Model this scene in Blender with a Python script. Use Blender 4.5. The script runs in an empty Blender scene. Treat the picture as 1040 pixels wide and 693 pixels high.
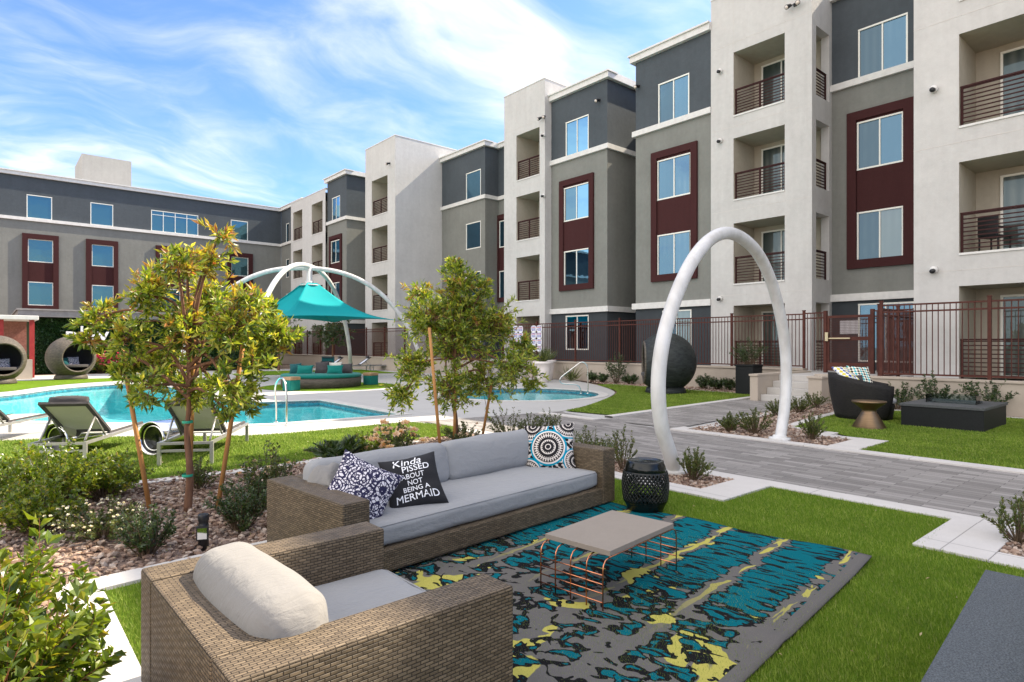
import bpy, bmesh, math, random
import numpy as np
from mathutils import Vector, Matrix
from mathutils.geometry import tessellate_polygon
random.seed(7); RNG = np.random.default_rng(7)
scene = bpy.context.scene
COL = scene.collection

# ------------------------------------------------------------------ camera
# world axes: +X runs towards the right hand building, +Y runs along it
CAM_H = 1.6; F_PX = 625.0; HOR = 350.0
YAW = math.atan2(535, 625); SN, CS = math.sin(YAW), math.cos(YAW)
cam = bpy.data.cameras.new('camera'); camo = bpy.data.objects.new('camera', cam); COL.objects.link(camo)
camo.location = (0, 0, CAM_H); camo.rotation_euler = (math.pi/2, 0, -YAW)
cam.sensor_width = 36; cam.lens = F_PX/1040*36; cam.shift_y = (HOR-346.5)/1040; cam.clip_end = 3000; cam.clip_start = 0.05
scene.camera = camo

# ------------------------------------------------------------------ light
SUN_AZ = 100.0; SUN_EL = 43.0            # azimuth clockwise from +Y
SUN_STRENGTH = 5.0; SKY_STRENGTH = 0.15; EXPOSURE = 1.24
scene.view_settings.view_transform = 'Standard'; scene.view_settings.look = 'None'
scene.view_settings.exposure = EXPOSURE; scene.view_settings.gamma = 1
scene.cycles.max_bounces = 8; scene.cycles.transparent_max_bounces = 12
world = bpy.data.worlds.new('World'); scene.world = world; world.use_nodes = True
sun = bpy.data.lights.new('sun', 'SUN'); suno = bpy.data.objects.new('sun', sun); COL.objects.link(suno)
sun.energy = SUN_STRENGTH; sun.angle = math.radians(0.5); sun.color = (1.0, 0.88, 0.70)
_az, _el = math.radians(SUN_AZ), math.radians(SUN_EL)
SUNV = Vector((math.sin(_az)*math.cos(_el), math.cos(_az)*math.cos(_el), math.sin(_el)))
suno.rotation_euler = SUNV.to_track_quat('Z', 'Y').to_euler(); suno.location = (20, -5, 30)

class N:
    """tiny shader graph helper"""
    def __init__(s, tree): s.t = tree; s.n = tree.nodes; s.l = tree.links
    def new(s, typ, **kw):
        nd = s.n.new(typ)
        for k, v in kw.items(): setattr(nd, k, v)
        return nd
    def put(s, sock, v):
        if hasattr(v, 'is_linked') or isinstance(v, bpy.types.NodeSocket): s.l.new(v, sock)
        elif isinstance(v, (tuple, list)) and len(v) == 3 and sock.type == 'RGBA': sock.default_value = (*v, 1)
        else: sock.default_value = v
    def m(s, op, a, b=0.0, c=None):
        nd = s.new('ShaderNodeMath', operation=op); s.put(nd.inputs[0], a); s.put(nd.inputs[1], b)
        if c is not None: s.put(nd.inputs[2], c)
        return nd.outputs[0]
    def vm(s, op, a, b=None):
        nd = s.new('ShaderNodeVectorMath', operation=op); s.put(nd.inputs[0], a)
        if b is not None: s.put(nd.inputs[1], b)
        return nd
    def mix(s, f, a, b, blend='MIX'):
        nd = s.new('ShaderNodeMix', data_type='RGBA', blend_type=blend)
        s.put(nd.inputs[0], f); s.put(nd.inputs[6], a); s.put(nd.inputs[7], b); return nd.outputs[2]
    def noise(s, vec, scale, detail=3, rough=.5, dist=0.0, out=0):
        nd = s.new('ShaderNodeTexNoise'); s.put(nd.inputs['Vector'], vec); nd.inputs['Scale'].default_value = scale
        nd.inputs['Detail'].default_value = detail; nd.inputs['Roughness'].default_value = rough; nd.inputs['Distortion'].default_value = dist
        return nd.outputs[out]
    def step(s, v, lo, hi):
        nd = s.new('ShaderNodeMapRange', interpolation_type='SMOOTHSTEP'); s.put(nd.inputs[0], v)
        nd.inputs[1].default_value = lo; nd.inputs[2].default_value = hi; return nd.outputs[0]
    def ramp(s, v, stops):
        nd = s.new('ShaderNodeValToRGB'); s.put(nd.inputs[0], v); e = nd.color_ramp.elements
        while len(e) < len(stops): e.new(0.5)
        for q, (p, c) in zip(e, stops): q.position = p; q.color = (*c, 1)
        return nd.outputs[0]
    def mapping(s, vec, scale=(1, 1, 1), rot=(0, 0, 0), loc=(0, 0, 0)):
        nd = s.new('ShaderNodeMapping'); s.put(nd.inputs[0], vec)
        nd.inputs['Scale'].default_value = scale; nd.inputs['Rotation'].default_value = rot; nd.inputs['Location'].default_value = loc
        return nd.outputs[0]

def build_sky():
    g = N(world.node_tree); bg = g.n['Background']
    sky = g.new('ShaderNodeTexSky', sky_type='NISHITA'); sky.sun_disc = False
    sky.sun_elevation = math.radians(SUN_EL); sky.sun_rotation = math.radians(SUN_AZ)
    sky.air_density = 1.0; sky.dust_density = 0.6; sky.ozone_density = 2.5
    tc = g.new('ShaderNodeTexCoord').outputs['Generated']
    sep = g.new('ShaderNodeSeparateXYZ'); g.l.new(tc, sep.inputs[0])
    zc = g.m('MAXIMUM', sep.outputs[2], 0.03)
    den = g.m('ADD', zc, 0.12)
    cx = g.m('DIVIDE', sep.outputs[0], den); cy = g.m('DIVIDE', sep.outputs[1], den)
    cb = g.new('ShaderNodeCombineXYZ'); g.l.new(cx, cb.inputs[0]); g.l.new(cy, cb.inputs[1])
    # thin cirrus: streaky noise over a broad patchy mask
    w1 = g.noise(g.mapping(cb.outputs[0], (1, 1, 1), (0, 0, .5)), 0.9, 3, .5, 0.4, 1)
    v2 = g.vm('ADD', cb.outputs[0], g.vm('SCALE', w1).outputs[0])
    sc = v2.inputs[1].links[0].from_node; sc.inputs[3].default_value = 0.9
    st = g.noise(g.mapping(v2.outputs[0], (1.0, 1.7, 1), (0, 0, .75)), 0.85, 9, .58, 0.5)
    ft = g.noise(g.mapping(v2.outputs[0], (1.3, 2.2, 1), (0, 0, 1.1)), 1.9, 7, .58, 0.6)
    pt = g.noise(g.mapping(cb.outputs[0], (1, 1, 1), (0, 0, .3), (3.1, 1.7, 0)), 0.55, 4, .5, 0.2)
    d = g.m('ADD', g.m('MULTIPLY', st, .62), g.m('ADD', g.m('MULTIPLY', ft, .28), g.m('MULTIPLY', pt, .42)))
    # extra cloud added out of view, behind the camera's left and overhead, as fill
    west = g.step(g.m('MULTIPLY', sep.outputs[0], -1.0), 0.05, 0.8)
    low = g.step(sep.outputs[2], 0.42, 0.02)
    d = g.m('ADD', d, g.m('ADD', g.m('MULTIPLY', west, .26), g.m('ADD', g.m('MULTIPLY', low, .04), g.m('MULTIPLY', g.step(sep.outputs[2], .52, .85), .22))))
    dens = g.step(d, 0.61, 0.97)
    dens = g.m('MULTIPLY', dens, 0.92)
    skyc = g.mix(1.0, sky.outputs[0], (.53, .65, .88), 'MULTIPLY')
    cloud = g.mix(g.m('MAXIMUM', west, g.m('MULTIPLY', g.step(sep.outputs[2], .52, .85), .55)), (4.3, 4.25, 4.3), (7.7, 7.3, 7.0))  # added out-of-view cloud is brighter, to fill the shade
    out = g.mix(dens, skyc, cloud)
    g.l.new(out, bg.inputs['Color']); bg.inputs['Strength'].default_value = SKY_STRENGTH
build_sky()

# ------------------------------------------------------------------ measuring helpers
def P(px, py, z=0.0):
    """point at height z seen at photo pixel (px, py)"""
    Y = (CAM_H-z)*F_PX/(py-HOR); X = (px-520)/F_PX*Y
    return (CS*X+SN*Y, -SN*X+CS*Y)
def uV(px, V):
    t = (px-520)/F_PX; Y = V/(CS*t+SN); return -SN*t*Y+CS*Y
def vU(px, U):
    t = (px-520)/F_PX; Y = U/(-SN*t+CS); return CS*t*Y+SN*Y
RIGHT = Vector((CS, -SN, 0)); FWD = Vector((SN, CS, 0)); UP = Vector((0, 0, 1))

# ------------------------------------------------------------------ mesh helpers
class MB:
    def __init__(s): s.v = []; s.f = []; s.mi = []; s.sm = []
    def add(s, vs, fs, mi=0, smooth=False):
        b = len(s.v); s.v += [tuple(v) for v in vs]
        for f in fs: s.f.append(tuple(i+b for i in f)); s.mi.append(mi); s.sm.append(smooth)
        return s
    def quad(s, a, b, c, d, mi=0): return s.add([a, b, c, d], [(0, 1, 2, 3)], mi)
    def box(s, x0, x1, y0, y1, z0, z1, mi=0, rz=0.0, o=(0, 0, 0)):
        vs = [(x, y, z) for z in (z0, z1) for y in (y0, y1) for x in (x0, x1)]
        if rz or o != (0, 0, 0):
            c, n = math.cos(rz), math.sin(rz); vs = [(o[0]+c*x-n*y, o[1]+n*x+c*y, o[2]+z) for x, y, z in vs]
        return s.add(vs, [(0, 2, 3, 1), (4, 5, 7, 6), (0, 1, 5, 4), (2, 6, 7, 3), (0, 4, 6, 2), (1, 3, 7, 5)], mi)
    def tube(s, pts, r, n=8, mi=0, closed=False, cap=True):
        pts = [Vector(p) for p in pts]; m = len(pts)
        rs = r if isinstance(r, (list, tuple)) else [r]*m
        vs = []; prev = None
        for i, p in enumerate(pts):
            if closed: t = pts[(i+1) % m]-pts[i-1]
            else: t = pts[min(i+1, m-1)]-pts[max(i-1, 0)]
            t.normalize()
            if prev is None:
                a = Vector((0, 0, 1)) if abs(t.z) < .9 else Vector((1, 0, 0)); u = t.cross(a).normalized()
            else: u = (prev-t*prev.dot(t)).normalized()
            prev = u; w = t.cross(u)
            vs += [p+(u*math.cos(2*math.pi*k/n)+w*math.sin(2*math.pi*k/n))*rs[i] for k in range(n)]
        fs = []
        for i in range(m if closed else m-1):
            j = (i+1) % m
            for k in range(n): fs.append((i*n+k, i*n+(k+1) % n, j*n+(k+1) % n, j*n+k))
        if cap and not closed: fs += [tuple(range(n))[::-1], tuple((m-1)*n+k for k in range(n))]
        return s.add(vs, fs, mi, True)
    def lathe(s, prof, n=32, c=(0, 0), mi=0, cap=True):
        vs = [(c[0]+r*math.cos(2*math.pi*k/n), c[1]+r*math.sin(2*math.pi*k/n), z) for r, z in prof for k in range(n)]
        fs = [(i*n+k, i*n+(k+1) % n, (i+1)*n+(k+1) % n, (i+1)*n+k) for i in range(len(prof)-1) for k in range(n)]
        if cap: fs += [tuple(range(n))[::-1], tuple((len(prof)-1)*n+k for k in range(n))]
        return s.add(vs, fs, mi, True)
    def poly(s, loop, z, mi=0, holes=()):
        loops = [[Vector((x, y, 0)) for x, y in L] for L in [loop, *holes]]
        tris = tessellate_polygon(loops); pts = [(v.x, v.y, z) for L in loops for v in L]
        fs = []
        for t in tris:
            a, b, c = (Vector(pts[i]) for i in t)
            fs.append(tuple(t) if (b-a).cross(c-a).z > 0 else tuple(t)[::-1])
        return s.add(pts, fs, mi)
    def prism(s, loop, z0, z1, mi=0):
        s.poly(loop, z1, mi); n = len(loop)
        for i in range(n):
            a, b = loop[i], loop[(i+1) % n]; s.quad((*a, z0), (*b, z0), (*b, z1), (*a, z1), mi)
        return s
    def build(s, name, mats, parent=None, origin=(0, 0, 0), bevel=0.0, seg=2, uv=True):
        me = bpy.data.meshes.new(name); o3 = Vector(origin)
        me.from_pydata([tuple(Vector(v)-o3) for v in s.v], [], s.f)
        if not isinstance(mats, (list, tuple)): mats = [mats]
        for m in mats: me.materials.append(m)
        me.polygons.foreach_set('material_index', s.mi); me.polygons.foreach_set('use_smooth', s.sm); me.update()
        if uv: box_uv(me)
        o = bpy.data.objects.new(name, me); COL.objects.link(o)
        if parent: o.parent = parent
        else: o.location = o3
        if bevel:
            b = o.modifiers.new('bevel', 'BEVEL'); b.width = bevel; b.segments = seg; b.limit_method = 'ANGLE'; b.harden_normals = False
        return o
def box_uv(me):
    nv, nl, nf = len(me.vertices), len(me.loops), len(me.polygons)
    co = np.empty(nv*3, np.float32); me.vertices.foreach_get('co', co); co = co.reshape(-1, 3)
    li = np.empty(nl, np.int32); me.loops.foreach_get('vertex_index', li)
    no = np.empty(nf*3, np.float32); me.polygons.foreach_get('normal', no); no = np.abs(no.reshape(-1, 3))
    lt = np.empty(nf, np.int32); me.polygons.foreach_get('loop_total', lt)
    ax = np.repeat(np.argmax(no+np.array([0, 0, 1e-4]), 1), lt); p = co[li]
    u = np.where(ax == 0, p[:, 1], p[:, 0]); v = np.where(ax == 2, p[:, 1], p[:, 2])
    me.uv_layers.new(name='UVMap').data.foreach_set('uv', np.stack([u, v], 1).astype(np.float32).ravel())
def fast_mesh(name, verts, faces, mats, mi=None, parent=None, smooth=False, origin=(0, 0, 0)):
    """numpy verts (N,3), faces (M,k)"""
    me = bpy.data.meshes.new(name); k = faces.shape[1]
    me.vertices.add(len(verts)); me.vertices.foreach_set('co', (verts-np.array(origin)).astype(np.float32).ravel())
    me.loops.add(faces.size); me.loops.foreach_set('vertex_index', faces.astype(np.int32).ravel())
    me.polygons.add(len(faces)); me.polygons.foreach_set('loop_start', np.arange(0, faces.size, k, dtype=np.int32))
    me.polygons.foreach_set('loop_total', np.full(len(faces), k, np.int32))
    for m in (mats if isinstance(mats, (list, tuple)) else [mats]): me.materials.append(m)
    if mi is not None: me.polygons.foreach_set('material_index', mi.astype(np.int32))
    me.polygons.foreach_set('use_smooth', np.full(len(faces), smooth)); me.update(calc_edges=True); me.validate()
    o = bpy.data.objects.new(name, me); COL.objects.link(o)
    if parent: o.parent = parent
    else: o.location = origin
    return o
def tag(o, label=None, cat=None, group=None, kind=None):
    if label: o['label'] = label
    if cat: o['category'] = cat
    if group: o['group'] = group
    if kind: o['kind'] = kind
    return o
def thing(name, label, cat, loc=(0, 0, 0), rz=0.0, group=None):
    o = bpy.data.objects.new(name, None); COL.objects.link(o); o.empty_display_size = .2
    o.location = loc; o.rotation_euler = (0, 0, rz); return tag(o, label, cat, group)
def structure(o): o['kind'] = 'structure'; return o
def copy_tree(o, parent=None):
    c = o.copy(); COL.objects.link(c)
    if parent: c.parent = parent
    for ch in list(o.children): copy_tree(ch, c)
    return c
def dup(root, loc, rz=0.0, label=None, scale=None):
    c = copy_tree(root); c.location = loc; c.rotation_euler = (0, 0, rz)
    if scale: c.scale = (scale,)*3
    if label: c['label'] = label
    return c
def spline(pts, n=8):
    pts = [Vector(p) for p in pts]; out = []
    for i in range(len(pts)-1):
        p0 = pts[max(i-1, 0)]; p1 = pts[i]; p2 = pts[i+1]; p3 = pts[min(i+2, len(pts)-1)]
        for k in range(n):
            t = k/n
            out.append(.5*((2*p1)+(p2-p0)*t+(2*p0-5*p1+4*p2-p3)*t*t+(3*p1-p0-3*p2+p3)*t**3))
    return out+[pts[-1]]
def soft_box(sx, sy, sz, r, bulge=0.0, side=0.0, n=14, wob=0.0, seed=0):
    """rounded cushion, centred in x,y with its base at z=0"""
    mb = MB(); h = np.array([sx, sy, sz])/2; rg = random.Random(seed); ph = [rg.uniform(0, 6) for _ in range(6)]
    g = np.linspace(-1, 1, n+1); g = np.sign(g)*np.abs(g)**.7
    for ax in range(3):
        for sg in (-1, 1):
            vs = []
            for a in g:
                for b in g:
                    p = np.zeros(3); p[ax] = sg; p[(ax+1) % 3] = a*sg; p[(ax+2) % 3] = b
                    q = p*h; inn = np.clip(q, -h+r, h-r); d = q-inn; L = np.linalg.norm(d)
                    q = inn+d/L*r if L > 1e-9 else q
                    e = q/h; fx, fy, fz = 1-e[0]**2, 1-e[1]**2, 1-e[2]**2
                    q[2] += np.sign(e[2])*bulge*fx*fy*abs(e[2])
                    q[1] += np.sign(e[1])*side*max(fz, 0)*max(fx, 0)*abs(e[1]); q[0] += np.sign(e[0])*side*max(fz, 0)*max(fy, 0)*abs(e[0])
                    if wob: q = q+wob*np.array([math.sin(9*q[2]+7*q[1]+ph[0]), math.sin(8*q[0]+ph[1]), math.sin(11*q[0]+9*q[1]+ph[2])+.6*math.sin(23*q[1]-7*q[0]+ph[3])])
                    vs.append((q[0], q[1], q[2]+h[2]))
            m = n+1; mb.add(vs, [(i*m+j, (i+1)*m+j, (i+1)*m+j+1, i*m+j+1) for i in range(n) for j in range(n)], 0, True)
    return mb
def weld(o, d=1e-4):
    bm = bmesh.new(); bm.from_mesh(o.data); bmesh.ops.remove_doubles(bm, verts=bm.verts, dist=d)
    bmesh.ops.recalc_face_normals(bm, faces=bm.faces); bm.to_mesh(o.data); bm.free(); return o

# ------------------------------------------------------------------ materials
def mat(name, color=(.5, .5, .5), rough=.6, metal=0.0, spec=.5):
    m = bpy.data.materials.new(name); m.use_nodes = True; b = m.node_tree.nodes['Principled BSDF']
    b.inputs['Base Color'].default_value = (*color, 1); b.inputs['Roughness'].default_value = rough
    b.inputs['Metallic'].default_value = metal; b.inputs['Specular IOR Level'].default_value = spec
    return m
def G(m): g = N(m.node_tree); return g, g.n['Principled BSDF']
def coords(g, which='Object'): return g.new('ShaderNodeTexCoord').outputs[which]
def bump(g, b, h, strength=.3, dist=.01):
    nd = g.new('ShaderNodeBump'); nd.inputs['Strength'].default_value = strength; nd.inputs['Distance'].default_value = dist
    g.put(nd.inputs['Height'], h); g.l.new(nd.outputs[0], b.inputs['Normal'])
def stucco(name, c, var=.15, streak=.09):
    m = mat(name, c, .9, spec=.2); g, b = G(m); o = coords(g)
    big = g.noise(o, .7, 4, .6); mid = g.noise(o, 6, 4, .6); fine = g.noise(o, 90, 3, .7)
    st = g.noise(g.mapping(o, (3, 3, .25)), 1.5, 4, .6)
    k = g.m('ADD', g.m('ADD', g.m('MULTIPLY', g.m('SUBTRACT', big, .5), var*2), g.m('MULTIPLY', g.m('SUBTRACT', mid, .5), var*1.4)),
            g.m('ADD', g.m('MULTIPLY', g.m('SUBTRACT', fine, .5), var*1.6), g.m('MULTIPLY', g.m('SUBTRACT', st, .5), streak*2)))
    v = g.vm('SCALE', c); v.inputs[3].default_value = 1; g.put(v.inputs[3], g.m('ADD', k, 1.0)); g.l.new(v.outputs[0], b.inputs['Base Color'])
    bump(g, b, g.m('ADD', g.m('MULTIPLY', fine, .5), g.m('MULTIPLY', g.noise(o, 9, 3, .6), .9)), .45, .012)
    return m
def noisy(name, c1, c2, scale=20, rough=.7, detail=4, bmp=0.0, bdist=.004, metal=0.0, spec=.4, stretch=(1, 1, 1), bscale=None):
    m = mat(name, c1, rough, metal, spec); g, b = G(m); o = g.mapping(coords(g), stretch)
    f = g.noise(o, scale, detail, .6); g.l.new(g.mix(g.step(f, .3, .7), c1, c2), b.inputs['Base Color'])
    if bmp: bump(g, b, g.noise(o, bscale or scale*2, 4, .6), bmp, bdist)
    return m
M = {}
M['white'] = stucco('stucco_white', (.50, .49, .47)); M['cream'] = stucco('stucco_recess_shade', (.41, .375, .305))  # recess plaster is the white toned darker and warmer for balcony shade and bounce
M['slate'] = stucco('stucco_slate', (.068, .080, .090), .20); M['sage'] = stucco('stucco_sage', (.195, .198, .180), .18)
M['base_slate'] = stucco('stucco_base', (.050, .058, .064)); M['maroon'] = stucco('stucco_maroon', (.050, .0165, .0165), .12)
M['trim'] = noisy('trim_white', (.66, .65, .62), (.58, .57, .545), 5, .7)
M['roofing'] = mat('roofing', (.35, .34, .33), .9)
M['winframe'] = mat('window_frame', (.74, .73, .66), .4)
M['rail'] = noisy('railing_maroon', (.036, .013, .013), (.048, .018, .017), 8, .7, spec=.15)
M['iron'] = noisy('fence_brown', (.066, .020, .0145), (.090, .030, .021), 6, .6, spec=.2)
M['white_tube'] = noisy('powder_white', (.66, .655, .64), (.53, .52, .495), 5, .35, spec=.4, stretch=(1, 1, .5))
M['steel'] = noisy('stainless', (.72, .70, .66), (.60, .58, .55), 8, .18, metal=1.0)
M['chrome'] = mat('chrome', (.80, .78, .75), .06, 1.0)
M['alu'] = noisy('grey_aluminium', (.42, .41, .38), (.36, .35, .33), 12, .38, metal=.6)
M['black'] = noisy('black_metal', (.012, .012, .013), (.022, .022, .024), 30, .4)
M['lamp'] = mat('lamp_lens', (.7, .62, .55), .2)
M['copper'] = noisy('copper', (.72, .30, .16), (.55, .21, .11), 15, .25, metal=1.0)
M['gold'] = noisy('brass', (.26, .175, .105), (.20, .135, .08), 3, .45, metal=1.0, stretch=(1, 1, 14))
M['rubber'] = mat('rubber', (.02, .02, .02), .7)
def glass(name, tint=(.03, .045, .05), refl=(.62, .80, .92), k=.55, blinds=0.0):
    m = mat(name, tint, .3); g, b = G(m); o = coords(g)
    gl = g.new('ShaderNodeBsdfGlossy'); gl.inputs['Roughness'].default_value = .015; gl.inputs['Color'].default_value = (*refl, 1)
    bmp = g.new('ShaderNodeBump'); bmp.inputs['Strength'].default_value = .05; bmp.inputs['Distance'].default_value = .05
    g.put(bmp.inputs['Height'], g.noise(o, 1.3, 2)); g.l.new(bmp.outputs[0], gl.inputs['Normal'])
    if blinds:
        w = g.new('ShaderNodeTexWave', wave_type='BANDS', bands_direction='DIAGONAL'); g.put(w.inputs['Vector'], g.mapping(o, (1, 1, 0)))
        w.inputs['Scale'].default_value = 2.6; w.inputs['Distortion'].default_value = .6
        room = g.noise(o, .9, 2)
        g.l.new(g.mix(g.m('MULTIPLY', g.m('MULTIPLY', w.outputs[0], blinds), g.step(room, .35, .65)), tint, (.27, .29, .25)), b.inputs['Base Color'])
    mx = g.new('ShaderNodeMixShader'); fr = g.new('ShaderNodeFresnel'); fr.inputs[0].default_value = 1.5
    g.put(mx.inputs[0], g.m('MINIMUM', g.m('ADD', g.m('MULTIPLY', fr.outputs[0], 1.0), k), 1.0))
    g.l.new(b.outputs[0], mx.inputs[1]); g.l.new(gl.outputs[0], mx.inputs[2]); g.l.new(mx.outputs[0], g.n['Material Output'].inputs['Surface'])
    return m
M['glass'] = glass('window_glass', (.02, .04, .05), (.135, .29, .43), .34, .25); M['screen'] = glass('window_screen_glass', (.018, .035, .045), (.085, .17, .235), .25, .10)
M['door_glass'] = glass('door_glass', (.02, .035, .03), (.22, .32, .36), .07, .35)
M['glass_open'] = glass('window_glass_open', (.012, .02, .024), (.12, .26, .38), .34, .10); M['glass_drawn'] = glass('window_glass_drawn', (.20, .215, .185), (.13, .26, .36), .16, .5)
M['teal_glass'] = glass('teal_window_glass', (.015, .06, .07), (.16, .34, .40), .34)
def leaf_mat(name, stops, trans=.48, rough=.36, gloss=.8):
    m = mat(name, stops[0][1], rough, spec=gloss); g, b = G(m)
    rnd = g.new('ShaderNodeNewGeometry').outputs['Random Per Island']
    c = g.ramp(rnd, stops); g.l.new(c, b.inputs['Base Color'])
    tr = g.new('ShaderNodeBsdfTranslucent'); hs = g.mix(1.0, c, (1.5, 1.35, .55), 'MULTIPLY'); g.l.new(hs, tr.inputs[0])
    mx = g.new('ShaderNodeMixShader'); mx.inputs[0].default_value = trans
    g.l.new(b.outputs[0], mx.inputs[1]); g.l.new(tr.outputs[0], mx.inputs[2]); g.l.new(mx.outputs[0], g.n['Material Output'].inputs['Surface'])
    return m
M['leaf'] = leaf_mat('tree_leaf', [(0, (.045, .10, .012)), (.3, (.14, .225, .024)), (.7, (.31, .39, .045)), (1, (.55, .53, .11))])
M['leaf_new'] = leaf_mat('tree_new_leaf', [(0, (.22, .24, .03)), (.5, (.36, .33, .05)), (.82, (.42, .24, .07)), (1, (.36, .12, .05))])
M['leaf_bright'] = leaf_mat('bush_leaf', [(0, (.06, .11, .010)), (.5, (.13, .20, .016)), (.9, (.24, .29, .025)), (1, (.32, .26, .05))])
M['leaf_dark'] = leaf_mat('shrub_leaf_dark', [(0, (.020, .045, .012)), (.6, (.042, .080, .020)), (1, (.08, .12, .03))], .3)
M['leaf_olive'] = leaf_mat('shrub_leaf_olive', [(0, (.045, .072, .020)), (.6, (.09, .125, .028)), (1, (.16, .17, .04))], .3)
M['leaf_ivy'] = leaf_mat('ivy_leaf', [(0, (.018, .055, .012)), (.6, (.030, .085, .018)), (1, (.05, .12, .025))], .25)
M['petal'] = leaf_mat('cream_petal', [(0, (.72, .50, .36)), (1, (.80, .66, .50))], .3); M['petal_white'] = leaf_mat('white_petal', [(0, (.75, .70, .66)), (1, (.8, .8, .76))], .3)
M['petal_pink'] = leaf_mat('pink_petal', [(0, (.55, .03, .12)), (1, (.75, .10, .22))], .3)
M['bark'] = noisy('bark', (.13, .060, .032), (.22, .11, .06), 14, .85, bmp=.6, bdist=.006, stretch=(1, 1, .25))
M['stake'] = noisy('stake_wood', (.36, .16, .045), (.46, .23, .075), 10, .8, bmp=.3, stretch=(1, 1, .12))
M['twig'] = mat('twig', (.10, .065, .035), .8); M['twig_red'] = mat('twig_red', (.30, .11, .05), .6)
M['tie'] = mat('tie', (.02, .35, .22), .5)

def m_wicker(name, dark, lo, hi, w=.040, h=.0145):
    m = mat(name, lo, .55, spec=.35); g, b = G(m); uv = coords(g, 'UV')
    br = g.new('ShaderNodeTexBrick'); g.put(br.inputs['Vector'], uv); br.offset = .5
    br.inputs['Scale'].default_value = 1; br.inputs['Brick Width'].default_value = w; br.inputs['Row Height'].default_value = h
    br.inputs['Mortar Size'].default_value = .0028; br.inputs['Mortar Smooth'].default_value = 1.0; br.inputs['Bias'].default_value = 0
    g.put(br.inputs['Color1'], lo); g.put(br.inputs['Color2'], hi); g.put(br.inputs['Mortar'], dark)
    row = g.noise(g.mapping(uv, (.6, 1/h*.5, 1)), 1, 2); blot = g.noise(uv, 3, 3)
    sc = g.m('ADD', .62, g.m('ADD', g.m('MULTIPLY', row, .5), g.m('MULTIPLY', blot, .26)))
    v = g.vm('SCALE', br.outputs[0]); g.put(v.inputs[3], sc); g.l.new(v.outputs[0], b.inputs['Base Color'])
    sx = g.new('ShaderNodeSeparateXYZ'); g.l.new(uv, sx.inputs[0])
    rw = g.m('FLOOR', g.m('DIVIDE', sx.outputs[1], h)); ph = g.m('MULTIPLY', g.m('MODULO', g.m('ABSOLUTE', rw), 2.0), math.pi)
    wave = g.m('SINE', g.m('ADD', g.m('MULTIPLY', sx.outputs[0], math.pi/w*2/2), ph))
    bump(g, b, g.m('ADD', g.m('MULTIPLY', g.m('SUBTRACT', 1.0, br.outputs[1]), .7), g.m('MULTIPLY', wave, .35)), .9, .006)
    return m
M['wicker'] = m_wicker('wicker_brown', (.018, .012, .008), (.108, .079, .048), (.190, .141, .088), .040, .0145)
M['wicker_dark'] = m_wicker('wicker_dark', (.003, .003, .003), (.012, .011, .0105), (.026, .023, .021), .04, .014)
M['wicker_green'] = m_wicker('wicker_charcoal', (.003, .004, .004), (.013, .016, .0155), (.030, .036, .034), .13, .05)
M['wicker_grey'] = m_wicker('wicker_taupe', (.02, .016, .012), (.075, .062, .048), (.125, .105, .08), .09, .03)
def m_fabric(name, c, var=.06):
    m = mat(name, c, .95, spec=.1); g, b = G(m); o = coords(g); uv = coords(g, 'UV')
    b.inputs['Sheen Weight'].default_value = .15
    wv = g.noise(g.mapping(o, (1, 1, 1)), 420, 2); bl = g.noise(o, 5, 4)
    v = g.vm('SCALE', c); g.put(v.inputs[3], g.m('ADD', 1-var, g.m('ADD', g.m('MULTIPLY', g.m('SUBTRACT', wv, .3), var*1.8), g.m('MULTIPLY', g.m('SUBTRACT', bl, .3), var)))); g.l.new(v.outputs[0], b.inputs['Base Color'])
    wr = g.noise(g.mapping(o, (1, 1, 1)), 9, 3, .5, .8)
    cr = g.noise(g.mapping(o, (1.2, 4.5, 3)), 3.2, 4, .55, 1.2)
    bump(g, b, g.m('ADD', g.m('MULTIPLY', wv, .07), g.m('ADD', g.m('MULTIPLY', wr, .8), g.m('MULTIPLY', cr, 1.0))), .55, .018)
    return m
M['cushion'] = m_fabric('cushion_grey', (.285, .288, .290)); M['linen'] = m_fabric('cushion_linen', (.235, .224, .208))
M['teal_fabric'] = m_fabric('teal_fabric', (.006, .15, .125)); M['teal_dark'] = m_fabric('teal_dark_fabric', (.012, .075, .08)); M['mesh'] = m_fabric('sling_mesh', (.50, .49, .42))
M['pad_dark'] = m_fabric('dark_pad', (.055, .05, .05)); M['lounger_white'] = m_fabric('white_sling', (.62, .66, .74))
def m_sail():
    m = mat('sail_turquoise', (.0, .36, .38), .7, spec=.2); g, b = G(m)
    g.l.new(g.mix(g.noise(coords(g), 1.2, 3), (.0, .34, .37), (.005, .43, .45)), b.inputs['Base Color'])
    tr = g.new('ShaderNodeBsdfTranslucent'); tr.inputs[0].default_value = (0, .33, .36, 1)
    mx = g.new('ShaderNodeMixShader'); mx.inputs[0].default_value = .3
    g.l.new(b.outputs[0], mx.inputs[1]); g.l.new(tr.outputs[0], mx.inputs[2]); g.l.new(mx.outputs[0], g.n['Material Output'].inputs['Surface']); return m
M['sail'] = m_sail()
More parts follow.
